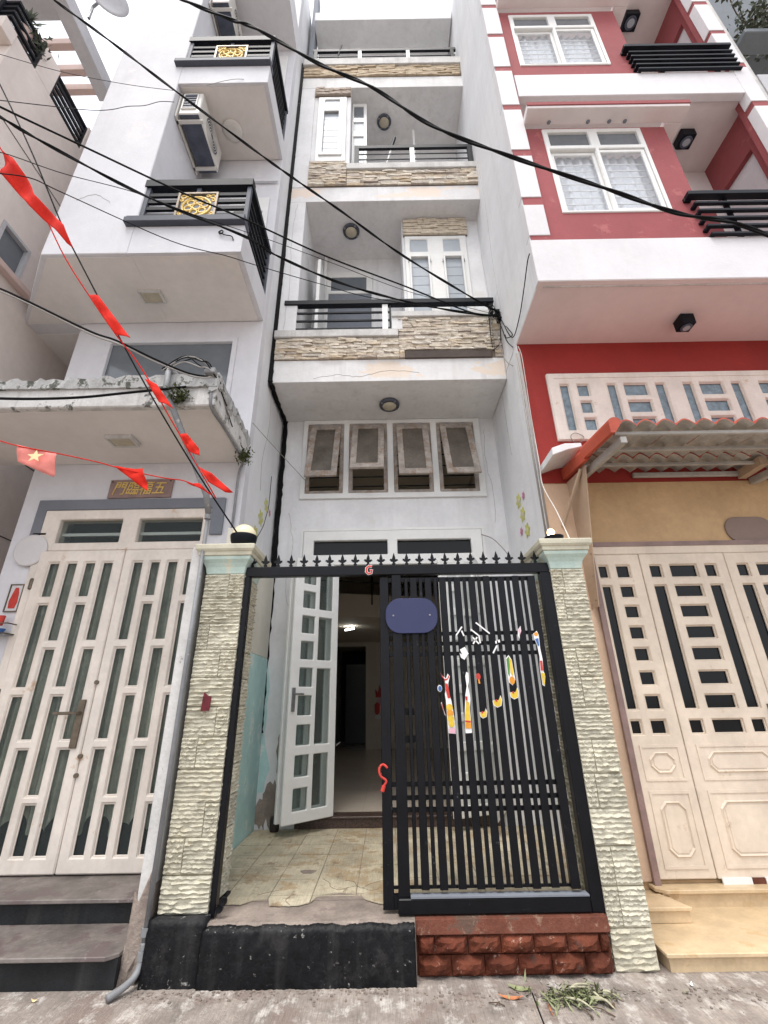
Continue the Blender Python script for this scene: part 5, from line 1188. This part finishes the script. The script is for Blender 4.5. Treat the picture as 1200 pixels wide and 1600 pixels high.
H1 = [(2.06, 2.155, 1.405, 2.49), (2.06, 2.155, 2.56, 2.69), (2.06, 2.155, 1.215, 1.33)] + [(2.23, 2.365, *r_) for r_ in R6] + [(2.23, 2.365, 2.56, 2.69), (2.23, 2.365, 1.215, 1.33)]
mir = lambda a, m_: (2*m_-a[1], 2*m_-a[0], a[2], a[3])
rleaf(2.035, 2.472, H1, [(2.09, 2.42, .30, .81), (2.09, 2.42, .88, 1.14)])
rleaf(2.478, 3.300, H2, P2)
rleaf(3.306, 4.128, [mir(h, 3.303) for h in H2], [mir(h, 3.303) for h in P2])
rleaf(4.134, 4.57, [mir(h, 3.303) for h in H1], [mir((2.09, 2.42, .30, .81), 3.303), mir((2.09, 2.42, .88, 1.14), 3.303)])
obj('door_handle', MB().tube([(3.27, RW-.05, 1.40), (3.27, RW-.085, 1.39), (3.27, RW-.085, 1.27), (3.27, RW-.05, 1.26)], .008, 8).box(3.255, 3.285, RW-.055, RW-.045, 1.22, 1.44), M['brass'], rh)
obj('door_jamb', B(1.985, 2.033, RW-.06, RW-.031, .20, 2.90), M['bronze'], rh)
obj('plinth_patch', B(2.50, 2.72, RW-.06, RW-.046, .205, .245), M['paper_white'], rh); obj('plinth_patch', B(2.725, 2.82, RW-.058, RW-.046, .205, .243), M['redkerb'], rh); obj('plinth_patch', B(2.825, 2.98, RW-.06, RW-.046, .205, .245), M['paper_white'], rh)
# red cloth and light papers seen behind the dark panes
obj('inner_cloth', MB().prism([(2.55, 2.0), (2.66, 2.0), (2.67, 2.47), (2.55, 2.47)], RW+.03, RW+.034).prism([(2.76, 2.2), (3.0, 2.18), (3.0, 2.48), (2.76, 2.46)], RW+.03, RW+.034), M['curtain'], rh)
# marble steps
ms = thing('marble_steps', 'yellow marble steps before the pinkish folding door', 'steps', (2.8, 3.8, 0))
obj('riser', B(1.66, 6.0, 3.52, 4.28, 0, .072), M['marble'], ms)
obj('tread', MB().prism([(1.64, 3.49), (6.0, 3.49), (6.0, 4.28), (1.64, 4.28)], .074, .096, 'z'), M['marble'], ms, bevel=.004)
obj('riser', B(2.0, 6.0, 4.13, 4.29, .096, .178), M['marble'], ms)
obj('tread', MB().prism([(2.02, 4.10), (6.0, 4.10), (6.0, 4.29), (1.96, 4.29), (1.96, 4.16)], .18, .205, 'z'), M['marble'], ms, bevel=.004)
obj('marble_block', MB().prism([(1.64, 3.88), (2.04, 3.88), (2.04, 4.24), (1.64, 4.24)], .097, .165, 'z'), M['marble'], ms, bevel=.003)
obj('marble_slab', MB().prism([(1.63, 3.86), (2.05, 3.86), (1.96, 4.10), (1.63, 4.10)], .167, .188, 'z'), M['marble'], ms, bevel=.003)
obj('loose_slab', MB().prism([(3.02, 3.86), (3.6, 3.70), (3.6, 4.08), (3.04, 4.12)], .097, .15, 'z'), M['stepslab'], None, label='loose grey stone slab lying on the yellow marble step at the right', cat='slab', bevel=.004)
np_ = thing('door_plaque', 'blank dark brown rounded plaque hung over the pinkish folding door', 'plaque', (3.7, RW-.03, 2.92))
obj('plate', MB().prism(rrect(3.43, 3.92, 2.91, 3.18, .13), RW-.02, RW-.004), M['brownplate'], np_, bevel=.004)
obj('plate_edge', MB().box(3.47, 3.88, RW-.035, RW-.021, 2.90, 2.925), M['navy'], np_)
mb = MB().tube(spline([(2.12+.07*math.cos(a)*(1+.1*math.sin(3*a)), RW-.06+.01*math.sin(2*a), 4.12+.06*math.sin(a)) for a in [k*.6 for k in range(34)]], 3), .004, 5)
obj('wire_coil', mb, M['greywire'], None, label='small coil of wire hanging under the cream window row', cat='wire coil')

# ================================================================== FAR LEFT BUILDING
fb = thing('apartment_building', 'pale pink building at the far left with black terrace railings', 'building', (-6, 5, 0))
X = -4.5
obj('wall', MB().plate(2.80, 9, 0, 9.24, X-.2, X, [(3.55, 3.98, 6.36, 6.9)], 'x'), M['flcream'], fb, bevel=.006)
obj('wall', MB().plate(-9, X-.2, 0, 9.24, 2.80, 3.0, [(-6.5, -4.95, 7.2, 8.9)]), M['flcream'], fb)
wn_ = obj('window', MB().plate(3.55, 3.98, 6.36, 6.9, X-.1, X+.012, [(3.59, 3.94, 6.40, 6.86)], 'x'), M['flgrey'], fb)
obj('pane', B(X-.05, X-.045, 3.59, 3.94, 6.40, 6.86), M['glassgrey'], wn_)
obj('window_ledge', B(X, X+.10, 3.0, 4.2, 6.24, 6.32), M['flpink'], fb, bevel=.006)
for z, y in ((8.0, 3.05), (4.3, 3.3), (3.35, 3.3)): obj('score_line', B(X, X+.004, y, 9, z, z+.012), M['innerdark'], fb)
obj('parapet', MB().box(X-.2, X, 3.13, 3.40, 9.242, 9.83).box(X-.2, X, 4.06, 9, 9.242, 9.83), M['flcream'], fb, bevel=.006)
obj('balcony_edge', MB().box(-9, X+.02, 2.62, 2.80, 9.0, 9.24), M['flcream'], fb, bevel=.006)
for k in range(5):
    z = 9.27+k*.12
    obj('rail_bar', MB().box(-9, X-.02, 2.68, 2.72, z, z+.045).box(X-.06, X-.02, 2.721, 3.13, z, z+.045), M['navy'], fb)
for xx in (-4.75, -5.6): obj('rail_post', B(xx, xx+.05, 2.66, 2.70, 9.24, 9.80), M['navy'], fb)
obj('rail_post', B(X-.06, X-.015, 3.09, 3.13, 9.245, 9.86), M['navy'], fb)
obj('grille_frame', MB().plate(3.40, 4.06, 9.25, 9.79, X-.07, X-.02, [(3.43, 4.03, 9.28, 9.76)], 'x'), M['navy'], fb)
for k in range(4): obj('grille_bar', B(X-.06, X-.03, 3.43, 4.03, 9.32+k*.11, 9.37+k*.11), M['navy'], fb)
obj('roof_beam', MB().box(X-.22, X, 1.0, 4.25, 10.95, 11.25), M['flgrey'], fb, bevel=.008)
obj('roof_slab', B(-9, X-.22, 1.0, 3.30, 11.05, 11.2), M['flgrey'], fb)
for y in (3.52, 3.83, 4.08): obj('cross_beam', B(-9, X-.222, y, y+.09, 10.96, 11.13), M['flpink'], fb, bevel=.006)
obj('roof_column', B(-6.3, -6.0, 3.2, 3.5, 9.25, 11.0), M['flcream'], fb)
ds = thing('satellite_dish', 'pale grey satellite dish above the concrete roof beam at top left', 'satellite dish', (-4.35, 3.3, 11.25))
dm = MB(); prof = [(.02, 0), (.08, .006), (.16, .024), (.24, .055), (.25, .058), (.25, .066), (.16, .034), (.08, .014), (.02, .008)]
dm.lathe(prof, (0, 0, 0), 28)
rm = Vector((.55, -.62, -.15)).to_track_quat('Z', 'Y').to_matrix().to_4x4()
dm.v = [tuple((rm @ (Vector(p)*1.15)) + Vector((-4.22, 3.32, 11.72))) for p in dm.v]
obj('dish', dm, M['flgrey'], ds, smooth=True)
obj('dish_arm', MB().tube([(-4.42, 3.35, 11.25), (-4.42, 3.33, 11.55), (-4.32, 3.30, 11.62)], .022, 8), M['steel'], ds)
def leafy(mb, q, c, r, n, ln, wd, droop=.3):
    for i in range(n):
        p = Vector((q.gauss(0, r*.5), q.gauss(0, r*.5), q.gauss(0, r*.45))) + Vector(c)
        d = Vector((q.uniform(-1, 1), q.uniform(-1, 1), q.uniform(-droop-.4, .7))).normalized()*ln*q.uniform(.6, 1.3)
        s_ = d.cross(Vector((q.uniform(-1, 1), q.uniform(-1, 1), q.uniform(-1, 1)))).normalized()*wd*q.uniform(.7, 1.2)
        mb.add([p, p+d*.5+s_, p+d, p+d*.5-s_], [(0, 1, 2, 3)])
    return mb
pp = thing('balcony_plant', 'spiky green plant at the corner of the far left black railing', 'plant', (X-.02, 3.0, 9.6))
q = random.Random(31); mb = MB()
for i in range(16):
    b0 = Vector((X-.04, 2.86+q.uniform(-.05, .05), 9.75)); d = Vector((q.uniform(-.2, .6), q.uniform(-.6, .6), q.uniform(.3, 1))).normalized()*q.uniform(.14, .28)
    s_ = d.cross(Vector((0, 1, .2))).normalized()*.022
    mb.add([b0-s_*.5, b0+d*.5-s_+Vector((0, 0, .02)), b0+d, b0+d*.5+s_+Vector((0, 0, .02)), b0+s_*.5], [(0, 1, 2, 3, 4)])
leafy(mb, q, (X+.02, 3.0, 9.62), .14, 70, .09, .016)
obj('leaves', mb, M['leaf'], pp)
obj('plant_pot', MB().lathe([(.06, 0), (.09, .16), (.1, .17), (.08, .17)], (X-.1, 2.9, 9.45), 14), M['flpink'], pp)

# ================================================================== RIGHT BACKGROUND
rb_ = thing('neighbour_building', 'dark grey roofed building behind the red house at top right', 'building', (8, 4.5, 0))
obj('eave', MB().prism([(5.55, 3.9), (11, 3.9), (11, 8), (5.55, 8)], 11.75, 13.6, 'z'), M['darkroof'], rb_)
obj('terrace_slab', MB().box(5.62, 11, 3.45, 3.72, 10.80, 10.90), M['darkroof'], rb_, bevel=.01)
obj('lower_wall', B(5.61, 11, 3.6, 3.8, 0, 9.95), M['flgrey'], rb_)
obj('edge_wall', B(5.185, 5.27, 3.40, 6, 5.5, 14), M['cap'], rb_)
bv = thing('bougainvillea', 'grey green bougainvillea bush with pale pink bracts hanging over at top right', 'bush', (6.3, 3.6, 10.9))
q = random.Random(41); mb = MB(); st_ = MB()
for c, r, n_ in (((6.15, 3.55, 11.35), .35, 260), ((6.6, 3.6, 11.6), .5, 330), ((5.85, 3.45, 11.2), .22, 120), ((7.1, 3.6, 11.3), .5, 260), ((6.3, 3.5, 10.95), .25, 120), ((5.55, 3.33, 11.75), .10, 26), ((5.65, 3.36, 11.5), .10, 30), ((6.6, 3.5, 10.6), .25, 70)):
    leafy(mb, q, c, r, n_, .085, .026)
    st_.tube(spline([(6.6, 3.8, 10.9), ((c[0]+6.6)/2, 3.7, c[2]+.1), c], 5), .009, 5)
obj('foliage', mb, M['leaf'], bv); obj('stem', st_, M['twig'], bv)
mb = MB(); leafy(mb, q, (6.3, 3.42, 11.35), .18, 50, .06, .026); leafy(mb, q, (6.9, 3.4, 11.2), .2, 30, .06, .026)
obj('bract', mb, M['bract'], bv)

# ================================================================== CABLES
CB = {
'thick': [(-2.44, 2.50, 9.39), (-2.32, 2.55, 9.34), (-1.73, 2.60, 8.99), (-1.41, 2.62, 8.81), (-0.65, 2.70, 8.20), (-0.05, 2.75, 7.81), (0.59, 2.80, 7.16), (1.39, 2.85, 6.69), (2.27, 2.90, 6.25), (2.92, 2.92, 5.88), (3.47, 2.92, 5.70), (3.94, 2.90, 5.27)],
'c2': [(-3.65, 2.29, 8.77), (-3.56, 2.33, 8.71), (-3.05, 2.55, 8.45), (-2.37, 2.82, 8.04), (-1.45, 3.22, 7.55), (-1.03, 3.44, 7.40), (-0.48, 3.71, 7.20), (0.30, 4.06, 6.84), (1.35, 4.49, 6.47), (1.63, 4.60, 6.40)],
'c3': [(-3.37, 2.10, 6.29), (-3.15, 2.10, 6.12), (-2.69, 2.46, 6.23), (-2.01, 2.85, 6.23), (-1.42, 3.15, 6.23), (-0.62, 3.63, 6.28), (0.31, 4.07, 6.30), (1.17, 4.43, 6.24), (1.60, 4.59, 6.35)],
'c4': [(-3.32, 2.10, 6.14), (-3.10, 2.10, 5.97), (-2.84, 2.31, 5.97), (-2.19, 2.72, 5.93), (-1.39, 3.15, 5.96), (-1.10, 3.35, 5.93), (-0.45, 3.71, 5.94), (0.36, 4.10, 6.06), (1.17, 4.43, 6.21), (1.62, 4.60, 6.33)],
'c5': [(-2.88, 1.98, 5.29), (-2.75, 2.02, 5.30), (-2.54, 2.25, 5.47), (-2.19, 2.54, 5.71), (-1.77, 2.79, 5.78), (-1.15, 3.18, 5.95), (-0.53, 3.54, 6.05), (0.35, 3.98, 6.10), (1.48, 4.45, 6.22)],
'c6': [(-2.88, 2.04, 5.13), (-2.70, 2.16, 5.27), (-2.54, 2.31, 5.32), (-1.89, 2.76, 5.37), (-1.48, 2.99, 5.47), (-1.24, 3.16, 5.55), (-0.66, 3.53, 5.72), (-0.06, 3.84, 5.84), (1.10, 4.35, 6.16), (1.56, 4.53, 6.26)],
'c7': [(-3.66, 2.33, 6.76), (-3.63, 2.40, 6.89), (-3.46, 2.67, 7.37), (-3.27, 2.88, 7.74), (-3.15, 2.99, 7.98), (-3.05, 3.08, 8.24), (-2.93, 3.17, 8.45), (-2.82, 3.25, 8.71), (-2.69, 3.32, 8.85)],
'c8': [(-3.95, 2.33, 7.64), (-3.91, 2.40, 7.75), (-3.59, 2.74, 8.21), (-3.15, 3.08, 8.73), (-2.75, 3.32, 9.13)],
'c9': [(-3.06, 2.50, 4.53), (-3.00, 2.55, 4.55), (-2.80, 2.60, 4.47), (-2.36, 2.75, 4.30), (-2.15, 2.80, 4.24), (-1.92, 2.95, 4.19), (-1.69, 3.10, 4.16), (-1.55, 3.20, 4.20)],
'c9b': [(-3.05, 2.50, 4.52), (-2.80, 2.60, 4.45), (-2.35, 2.75, 4.27), (-2.10, 2.80, 4.19), (-1.91, 2.95, 4.16), (-1.64, 3.10, 4.12), (-1.52, 3.20, 4.19)],
'tube': [(-3.44, 3.18, 3.99), (-3.32, 3.18, 3.98), (-2.99, 3.18, 3.97), (-2.60, 3.18, 3.98), (-2.22, 3.18, 4.02), (-1.73, 3.20, 4.09)],
'lampwire': [(-3.74, 2.30, 7.19), (-3.64, 2.35, 7.04), (-3.20, 2.50, 6.22), (-2.88, 2.70, 5.53), (-2.73, 2.80, 5.24), (-2.11, 3.10, 4.16), (-1.61, 3.30, 3.37), (-1.23, 3.50, 2.82)],
'lace': [(-1.55, 3.40, 9.95), (-1.53, 3.80, 9.69), (-1.80, 3.36, 9.45), (-2.3, 3.3, 9.2)],
'cwire': [(-1.45, 4.20, 4.39), (-1.28, 4.60, 4.30), (-1.08, 5.50, 4.33)],
'cdoor': [(1.29, 5.60, 3.53), (1.41, 5.50, 3.43), (1.47, 5.20, 3.16), (1.47, 4.90, 2.89), (1.46, 4.2, 2.6)],
'rwa': [(1.60, 3.34, 5.89), (1.61, 3.45, 5.90), (1.62, 3.70, 5.76), (1.63, 4.00, 5.64), (1.63, 4.30, 5.66), (1.64, 4.60, 6.26), (1.64, 4.70, 6.46)],
'rwb': [(1.66, 4.23, 5.45), (1.68, 4.22, 5.24), (1.66, 4.20, 4.47), (1.63, 4.12, 3.79), (1.62, 4.10, 3.50), (1.63, 3.90, 3.13), (1.58, 3.60, 2.72)],
'flw': [(-1.49, 5.30, 4.29), (-1.49, 5.30, 3.87), (-1.48, 5.20, 3.69), (-1.43, 4.90, 3.40), (-1.33, 4.30, 3.03), (-1.25, 3.70, 2.80)],
}
EXT0, EXT1 = {}, {'thick': [(6.5, 2.8, 4.7), (10, 2.6, 4.6)]}
for k_ in ('thick', 'c2', 'c3', 'c4', 'c5', 'c6', 'c7', 'c8', 'c9', 'c9b', 'lampwire'):   # the lines run on past the frame to poles up the alley
    a_, b_ = Vector(CB[k_][0]), Vector(CB[k_][1]); d_ = (a_-b_).normalized(); d_.y = min(d_.y, -.05)
    EXT0[k_] = [tuple(a_+d_*7), tuple(a_+d_*3), tuple(a_+d_)]
EXT0['tube'] = [(-4.55, 3.18, 4.02)]
def cable(k, r, label, mt='wire', grp='overhead cables across the alley', twist=0, sub=8):
    pts = [Vector(p) for p in EXT0.get(k, [])] + spline(CB[k], sub) + [Vector(p) for p in EXT1.get(k, [])]; mb = MB()
    if twist:
        a_, b_ = [], []
        for i, p in enumerate(pts):
            o = Vector((.3*math.cos(i*twist), math.sin(i*twist)*.6, math.cos(i*twist)))*r*.95
            a_.append(p+o); b_.append(p-o)
        mb.tube(a_, r, 6); mb.tube(b_, r, 6)
    else: mb.tube(pts, r, 6)
    return obj('cable', mb, M[mt], None, smooth=True, label=label, cat='cable', group=grp)
cable('thick', .0125, 'thickest twisted black cable, crossing from top left to the red balcony', twist=.42, sub=12)
cable('c2', .009, 'black cable from the top left corner down to the wire knot on the stone balcony', twist=.5, sub=12)
cable('c3', .0098, 'upper of two black cables from the left edge to the wire knot', twist=0)
cable('c4', .0088, 'lower twisted black cable from the left edge to the wire knot', twist=.5, sub=10)
cable('c5', .0035, 'thin black wire crossing just under the twisted cables')
cable('c6', .0045, 'lowest thin cable running to the wire knot on the stone balcony')
cable('c7', .004, 'thin kinked wire reaching the air conditioner from the left edge')
cable('c8', .003, 'faint thin wire high up between far left building and air conditioner')
cable('c9', .009, 'black cable from the left edge to the corner of the mouldy canopy')
cable('c9b', .006, 'grey wire running along the cable to the canopy corner', 'greywire')
cable('tube', .013, 'thick black hose lying along the front of the mouldy canopy')
cable('lampwire', .0065, 'straight black wire running down to the globe lamp')
cable('lace', .0035, 'thin grey wire looping across the upper gilded balcony', 'greywire')
cable('cwire', .004, 'thin grey wire from the left side wall to the first tilted window', 'greywire')
cable('cdoor', .007, 'grey wire from the door top to the right pillar', 'greywire')
cable('rwa', .006, 'black wires sagging along the red house soffit edge')
cable('rwb', .0055, 'white cable down the red wall edge to the right pillar cap', 'wirewhite')
cable('flw', .004, 'thin black wire hanging down the left side wall to the globe lamp')
obj('wire_curl', MB().tube(spline([(-1.78, 3.335, 6.30), (-1.74, 3.325, 6.32), (-1.72, 3.32, 6.28), (-1.75, 3.32, 6.25), (-1.76, 3.32, 6.28), (-1.70, 3.32, 6.24), (-1.62, 3.325, 6.22), (-1.60, 3.335, 6.17)], 5), .006, 6), M['wire'], None, label='short curled black wire end on the left house parapet under the lower railing', cat='wire', smooth=True)
kn = thing('wire_knot', 'tangled knot of cables and clamps at the right corner of the stone balcony', 'cable knot', (1.6, 4.66, 6.3))
q = random.Random(77)
for j in range(12):
    c = Vector((1.60+q.uniform(-.09, .05), 4.63+q.uniform(-.04, .03), 6.42+q.uniform(-.10, .08))); r1, r2 = q.uniform(.03, .10), q.uniform(.03, .09); ph_ = q.random()*6
    obj('wire_loop', MB().tube([c+Vector((r1*math.cos(a+ph_), .02*math.sin(2*a), r2*math.sin(a)))+Vector((q.uniform(-.008, .008),)*3) for a in [k*.45 for k in range(13)]], .0055, 5), M['wire' if j % 3 else 'greywire'], kn, smooth=True)
mb = MB().box(1.57, 1.63, 4.60, 4.66, 6.37, 6.47).box(1.50, 1.545, 4.61, 4.65, 6.40, 6.48).box(1.60, 1.65, 4.62, 4.70, 6.30, 6.36)
obj('clamp', mb, M['navy'], kn, bevel=.004)
for j, pts in enumerate(([(1.52, 4.66, 6.40), (1.50, 4.65, 6.2), (1.56, 4.63, 6.0), (1.60, 4.6, 5.6), (1.62, 4.4, 5.3)], [(1.50, 4.66, 6.45), (1.485, 4.66, 6.1), (1.49, 4.67, 5.85)], [(1.60, 4.64, 6.36), (1.63, 4.6, 6.1), (1.63, 4.5, 5.8), (1.64, 4.35, 5.55)], [(1.49, 4.67, 5.8), (1.56, 4.65, 5.86), (1.6, 4.64, 5.95), (1.62, 4.6, 6.2)], [(1.62, 4.5, 5.9), (1.60, 4.4, 5.75), (1.64, 4.3, 5.7), (1.62, 4.35, 5.85), (1.63, 4.45, 6.0)])):
    obj('hanging_wire', MB().tube(spline(pts, 6), .006, 6), M[('greywire', 'wire', 'wire', 'wire', 'wire')[j]], kn, smooth=True)
cw = thing('wire_tangle', 'tangle of grey wires at the front corner of the mouldy canopy', 'wire tangle', (-1.6, 3.2, 4.2))
for j in range(5):
    pts = [(-1.95+q.uniform(-.05, .05), 3.2, 4.28+q.uniform(-.02, .05)), (-1.80, 3.2, 4.42+q.uniform(-.07, .04)), (-1.65, 3.2, 4.36+q.uniform(-.05, .05)), (-1.53, 3.22, 4.27+q.uniform(-.04, .04)), (-1.47, 3.3+.1*j, 4.2-.05*j)]
    obj('wire_loop', MB().tube(spline(pts, 6), .006, 6), M['greywire' if j % 2 else 'wire'], cw, smooth=True)
obj('junction_box', MB().box(-1.60, -1.50, 3.20, 3.26, 4.25, 4.31), M['pvc'], cw, bevel=.008)

# ================================================================== FLAGS
strA = [(-3.09, 2.10, 5.77), (-2.99, 2.12, 5.58), (-2.70, 2.30, 5.17), (-2.44, 2.40, 4.71), (-2.24, 2.50, 4.41), (-2.03, 2.60, 4.12), (-1.89, 2.68, 3.95), (-1.76, 2.75, 3.76), (-1.64, 2.80, 3.56), (-1.53, 2.86, 3.38), (-1.43, 2.92, 3.21), (-1.34, 3.00, 3.06), (-1.28, 3.10, 2.95)]
strB = [(-2.96, 2.90, 3.39), (-2.91, 2.90, 3.37), (-2.76, 2.92, 3.33), (-2.48, 2.95, 3.28), (-2.20, 3.00, 3.23), (-2.07, 3.03, 3.20), (-1.87, 3.07, 3.16), (-1.69, 3.10, 3.13), (-1.55, 3.14, 3.12), (-1.37, 3.20, 3.04)]
obj('flag_string', MB().tube([(-7.0, 1.4, 12.8), (-4.6, 1.8, 8.5)] + spline(strA, 6), .005, 5), M['flag'], None, smooth=True, label='steep red string carrying flags down past the canopy corner', cat='string', group='red flag strings')
obj('flag_string', MB().tube([(-4.49, 2.98, 3.78)] + spline(strB, 6), .0045, 5), M['flag'], None, smooth=True, label='nearly level red string carrying flags over the plaque', cat='string', group='red flag strings')
import bmesh
def flag(poly, label, mt='flag', amp=.03, seed=0, star=None):
    q = random.Random(seed); bm = bmesh.new()
    y0 = poly[0][1]
    vs = [bm.verts.new(p) for p in poly]; bm.faces.new(vs)
    bmesh.ops.triangulate(bm, faces=bm.faces)
    bmesh.ops.subdivide_edges(bm, edges=bm.edges, cuts=5, use_grid_fill=True)
    px = [p[0] for p in poly]; pz = [p[2] for p in poly]
    w = max(px)-min(px); ph_ = q.random()*6
    for v in bm.verts:
        v.co.y += amp*math.sin((v.co.x+v.co.z*.6)/w*5+ph_)+amp*.7*math.sin((v.co.z-v.co.x*.4)/w*11+ph_)+amp*.3*math.sin((v.co.x*1.3+v.co.z)/w*19)
    c = Vector(((min(px)+max(px))/2, y0, min(pz)))
    for v in bm.verts: v.co -= c
    for fc in bm.faces: fc.smooth = True
    me = bpy.data.meshes.new('flag'); bm.to_mesh(me); bm.free(); me.materials.append(M[mt])
    o = bpy.data.objects.new('flag', me); COL.objects.link(o); o.location = c
    sm = o.modifiers.new('cloth', 'SOLIDIFY'); sm.thickness = .003
    o['label'] = label; o['category'] = 'flag'; o['group'] = 'red flags strung across the alley'
    ORG[o.name] = c
    if star:
        sx, sz, r = star; pts = [(sx+r*(1 if k % 2 == 0 else .4)*math.sin(k*math.pi/5), sz+r*(.8 if k % 2 == 0 else .35)*math.cos(k*math.pi/5)) for k in range(10)]
        obj('star', MB().prism(pts, y0-amp*1.5-.012, y0-amp*1.5-.010), M['star'], o)
    return o
flag([(-3.11, 2.20, 5.75), (-2.98, 2.20, 5.63), (-2.78, 2.20, 5.36), (-2.61, 2.20, 5.08), (-2.45, 2.20, 4.91), (-2.26, 2.20, 4.68), (-2.19, 2.20, 4.52), (-2.24, 2.20, 4.56), (-2.46, 2.20, 4.82), (-2.65, 2.20, 5.00), (-2.85, 2.20, 5.24), (-3.01, 2.20, 5.42)], 'largest red flag drooping at the left edge', amp=.04, seed=1)
flag([(-2.29, 2.55, 4.47), (-2.20, 2.55, 4.45), (-2.03, 2.55, 4.23), (-1.85, 2.55, 4.00), (-1.99, 2.55, 4.06)], 'red flag fluttering before the upper window over the canopy', amp=.015, seed=2)
flag([(-1.81, 2.76, 3.80), (-1.72, 2.76, 3.76), (-1.61, 2.76, 3.61), (-1.56, 2.76, 3.54), (-1.67, 2.76, 3.59)], 'red flag hanging before the canopy edge beside the pipe top', amp=.012, seed=3)
flag([(-1.54, 2.88, 3.40), (-1.48, 2.88, 3.39), (-1.37, 2.88, 3.26), (-1.35, 2.88, 3.19), (-1.44, 2.88, 3.24)], 'small red flag over the middle of the slanting pipe', amp=.01, seed=4)
flag([(-1.43, 3.05, 3.20), (-1.32, 3.05, 3.14), (-1.14, 3.05, 2.98), (-1.20, 3.05, 2.98), (-1.34, 3.05, 3.07)], 'narrow red flag twisted at the lower end of the slanting pipe', amp=.01, seed=5)
flag([(-2.79, 2.93, 3.35), (-2.46, 2.93, 3.26), (-2.44, 2.93, 3.07), (-2.74, 2.93, 3.20)], 'sunlit red flag with yellow star spread open at the left', 'flagsunlit', .012, 6, star=(-2.60, 3.23, .065))
flag([(-2.08, 3.05, 3.21), (-1.87, 3.05, 3.20), (-1.83, 3.05, 3.12), (-1.79, 3.05, 3.00), (-1.85, 3.05, 3.04)], 'red triangular folded flag partly covering the plaque', amp=.015, seed=7)
flag([(-1.56, 3.15, 3.12), (-1.45, 3.15, 3.11), (-1.37, 3.15, 3.03), (-1.30, 3.15, 2.97), (-1.41, 3.15, 3.05)], 'small red flag at the right end of the level string', amp=.01, seed=8)

# ================================================================== STREET DEBRIS
def ground_leaf(x, y, l, w, rot, mt, label, name='fallen_leaf', cat='leaf', curl=.012):
    mb = MB(); n_ = 5; vs = []
    for i in range(n_+1):
        t = i/n_; ww = w*math.sin(math.pi*min(.97, max(.04, t)))
        vs += [(l*(t-.5), -ww/2, .003+curl*(2*t-1)**2), (l*(t-.5), 0, .0015+curl*(2*t-1)**2), (l*(t-.5), ww/2, .005+curl*(2*t-1)**2)]
    mb.add(vs, [(i*3+j, (i+1)*3+j, (i+1)*3+j+1, i*3+j+1) for i in range(n_) for j in range(2)])
    c, s_ = math.cos(rot), math.sin(rot); mb.v = [(x+p[0]*c-p[1]*s_, y+p[0]*s_+p[1]*c, p[2]+.001) for p in mb.v]
    return obj(name, mb, M[mt], None, label=label, cat=cat, smooth=True)
ground_leaf(.72, 3.375, .13, .045, -.35, 'leafpale', 'pale green fallen leaf against the red brick kerb')
ground_leaf(.65, 3.29, .13, .03, -.15, 'peel', 'orange strip of peel on the street before the red bricks', 'peel_strip', 'peel')
ground_leaf(1.69, 3.38, .035, .02, .8, 'paper_white', 'white petal near the marble step corner', 'petal', 'petal')
ground_leaf(1.62, 3.31, .028, .018, 2.2, 'leafpale', 'pale petal right of the wilted scraps', 'petal', 'petal')
ground_leaf(-1.98, 3.33, .035, .02, .2, 'star', 'small yellow leaf below the grey steps', 'fallen_leaf', 'leaf')
ground_leaf(1.16, 3.20, .045, .03, .5, 'twig', 'dark brown curled leaf right of the wilted scraps', 'fallen_leaf', 'leaf')
ground_leaf(.83, 3.185, .11, .012, 1.5, 'peel', 'thin orange stick below the wilted vegetable scraps', 'stick', 'stick', .002)
vg = thing('vegetable_scraps', 'heap of wilted green and cream vegetable scraps on the street', 'food scraps', (1.0, 3.27, 0))
q = random.Random(51)
for i in range(7):
    x0, y0, a, l = .86+q.uniform(0, .22), 3.22+q.uniform(0, .1), q.uniform(-.9, .5), q.uniform(.08, .2)
    pts = [(x0+l*t*math.cos(a), y0+l*t*math.sin(a)+.01*math.sin(t*4), .012+.02*math.sin(math.pi*t)*q.random()) for t in (0, .33, .66, 1)]
    obj('stalk', MB().tube(spline(pts, 3), [.002+.0045*math.sin(math.pi*k/9) for k in range(10)], 6), M['wilt'], vg, smooth=True)
mb = MB()
for i in range(230):
    p = Vector((1.0+q.gauss(0, .10), 3.28+q.gauss(0, .045), abs(q.gauss(0, .022))+.004)); d = Vector((q.uniform(-1, 1), q.uniform(-1, 1), q.uniform(-.2, .6))).normalized()*q.uniform(.01, .03); s_ = d.cross(Vector((q.random(), q.random(), 1))).normalized()*.006
    mb.add([p-d, p+s_, p+d, p-s_], [(0, 1, 2, 3)])
obj('wilted_leaf', mb, M['moss'], vg, kind='stuff')
mb = MB()
for i in range(130):
    p = Vector((1.0+q.gauss(0, .1), 3.27+q.gauss(0, .05), abs(q.gauss(0, .012))+.004)); d = Vector((q.uniform(-1, 1), q.uniform(-1, 1), q.uniform(-.2, .4))).normalized()*q.uniform(.015, .05); s_ = d.cross(Vector((0, 0, 1))).normalized()*.006
    mb.add([p-d, p+s_, p+d, p-s_], [(0, 1, 2, 3)])
obj('peeling', mb, M['leafpale'], vg, kind='stuff')
mb = MB()
for a, b in (((1.02, 3.22), (1.14, 3.12)), ((.52, 3.25), (.60, 3.22)), ((.55, 3.22), (.58, 3.26)), ((.98, 3.2), (1.02, 3.10))):
    mb.tube([(a[0], a[1], .006), ((a[0]+b[0])/2+.01, (a[1]+b[1])/2, .012), (b[0], b[1], .005)], .003, 5)
obj('twig', mb, M['twig'], None, label='few thin dark twigs scattered by the wilted scraps', cat='twigs')
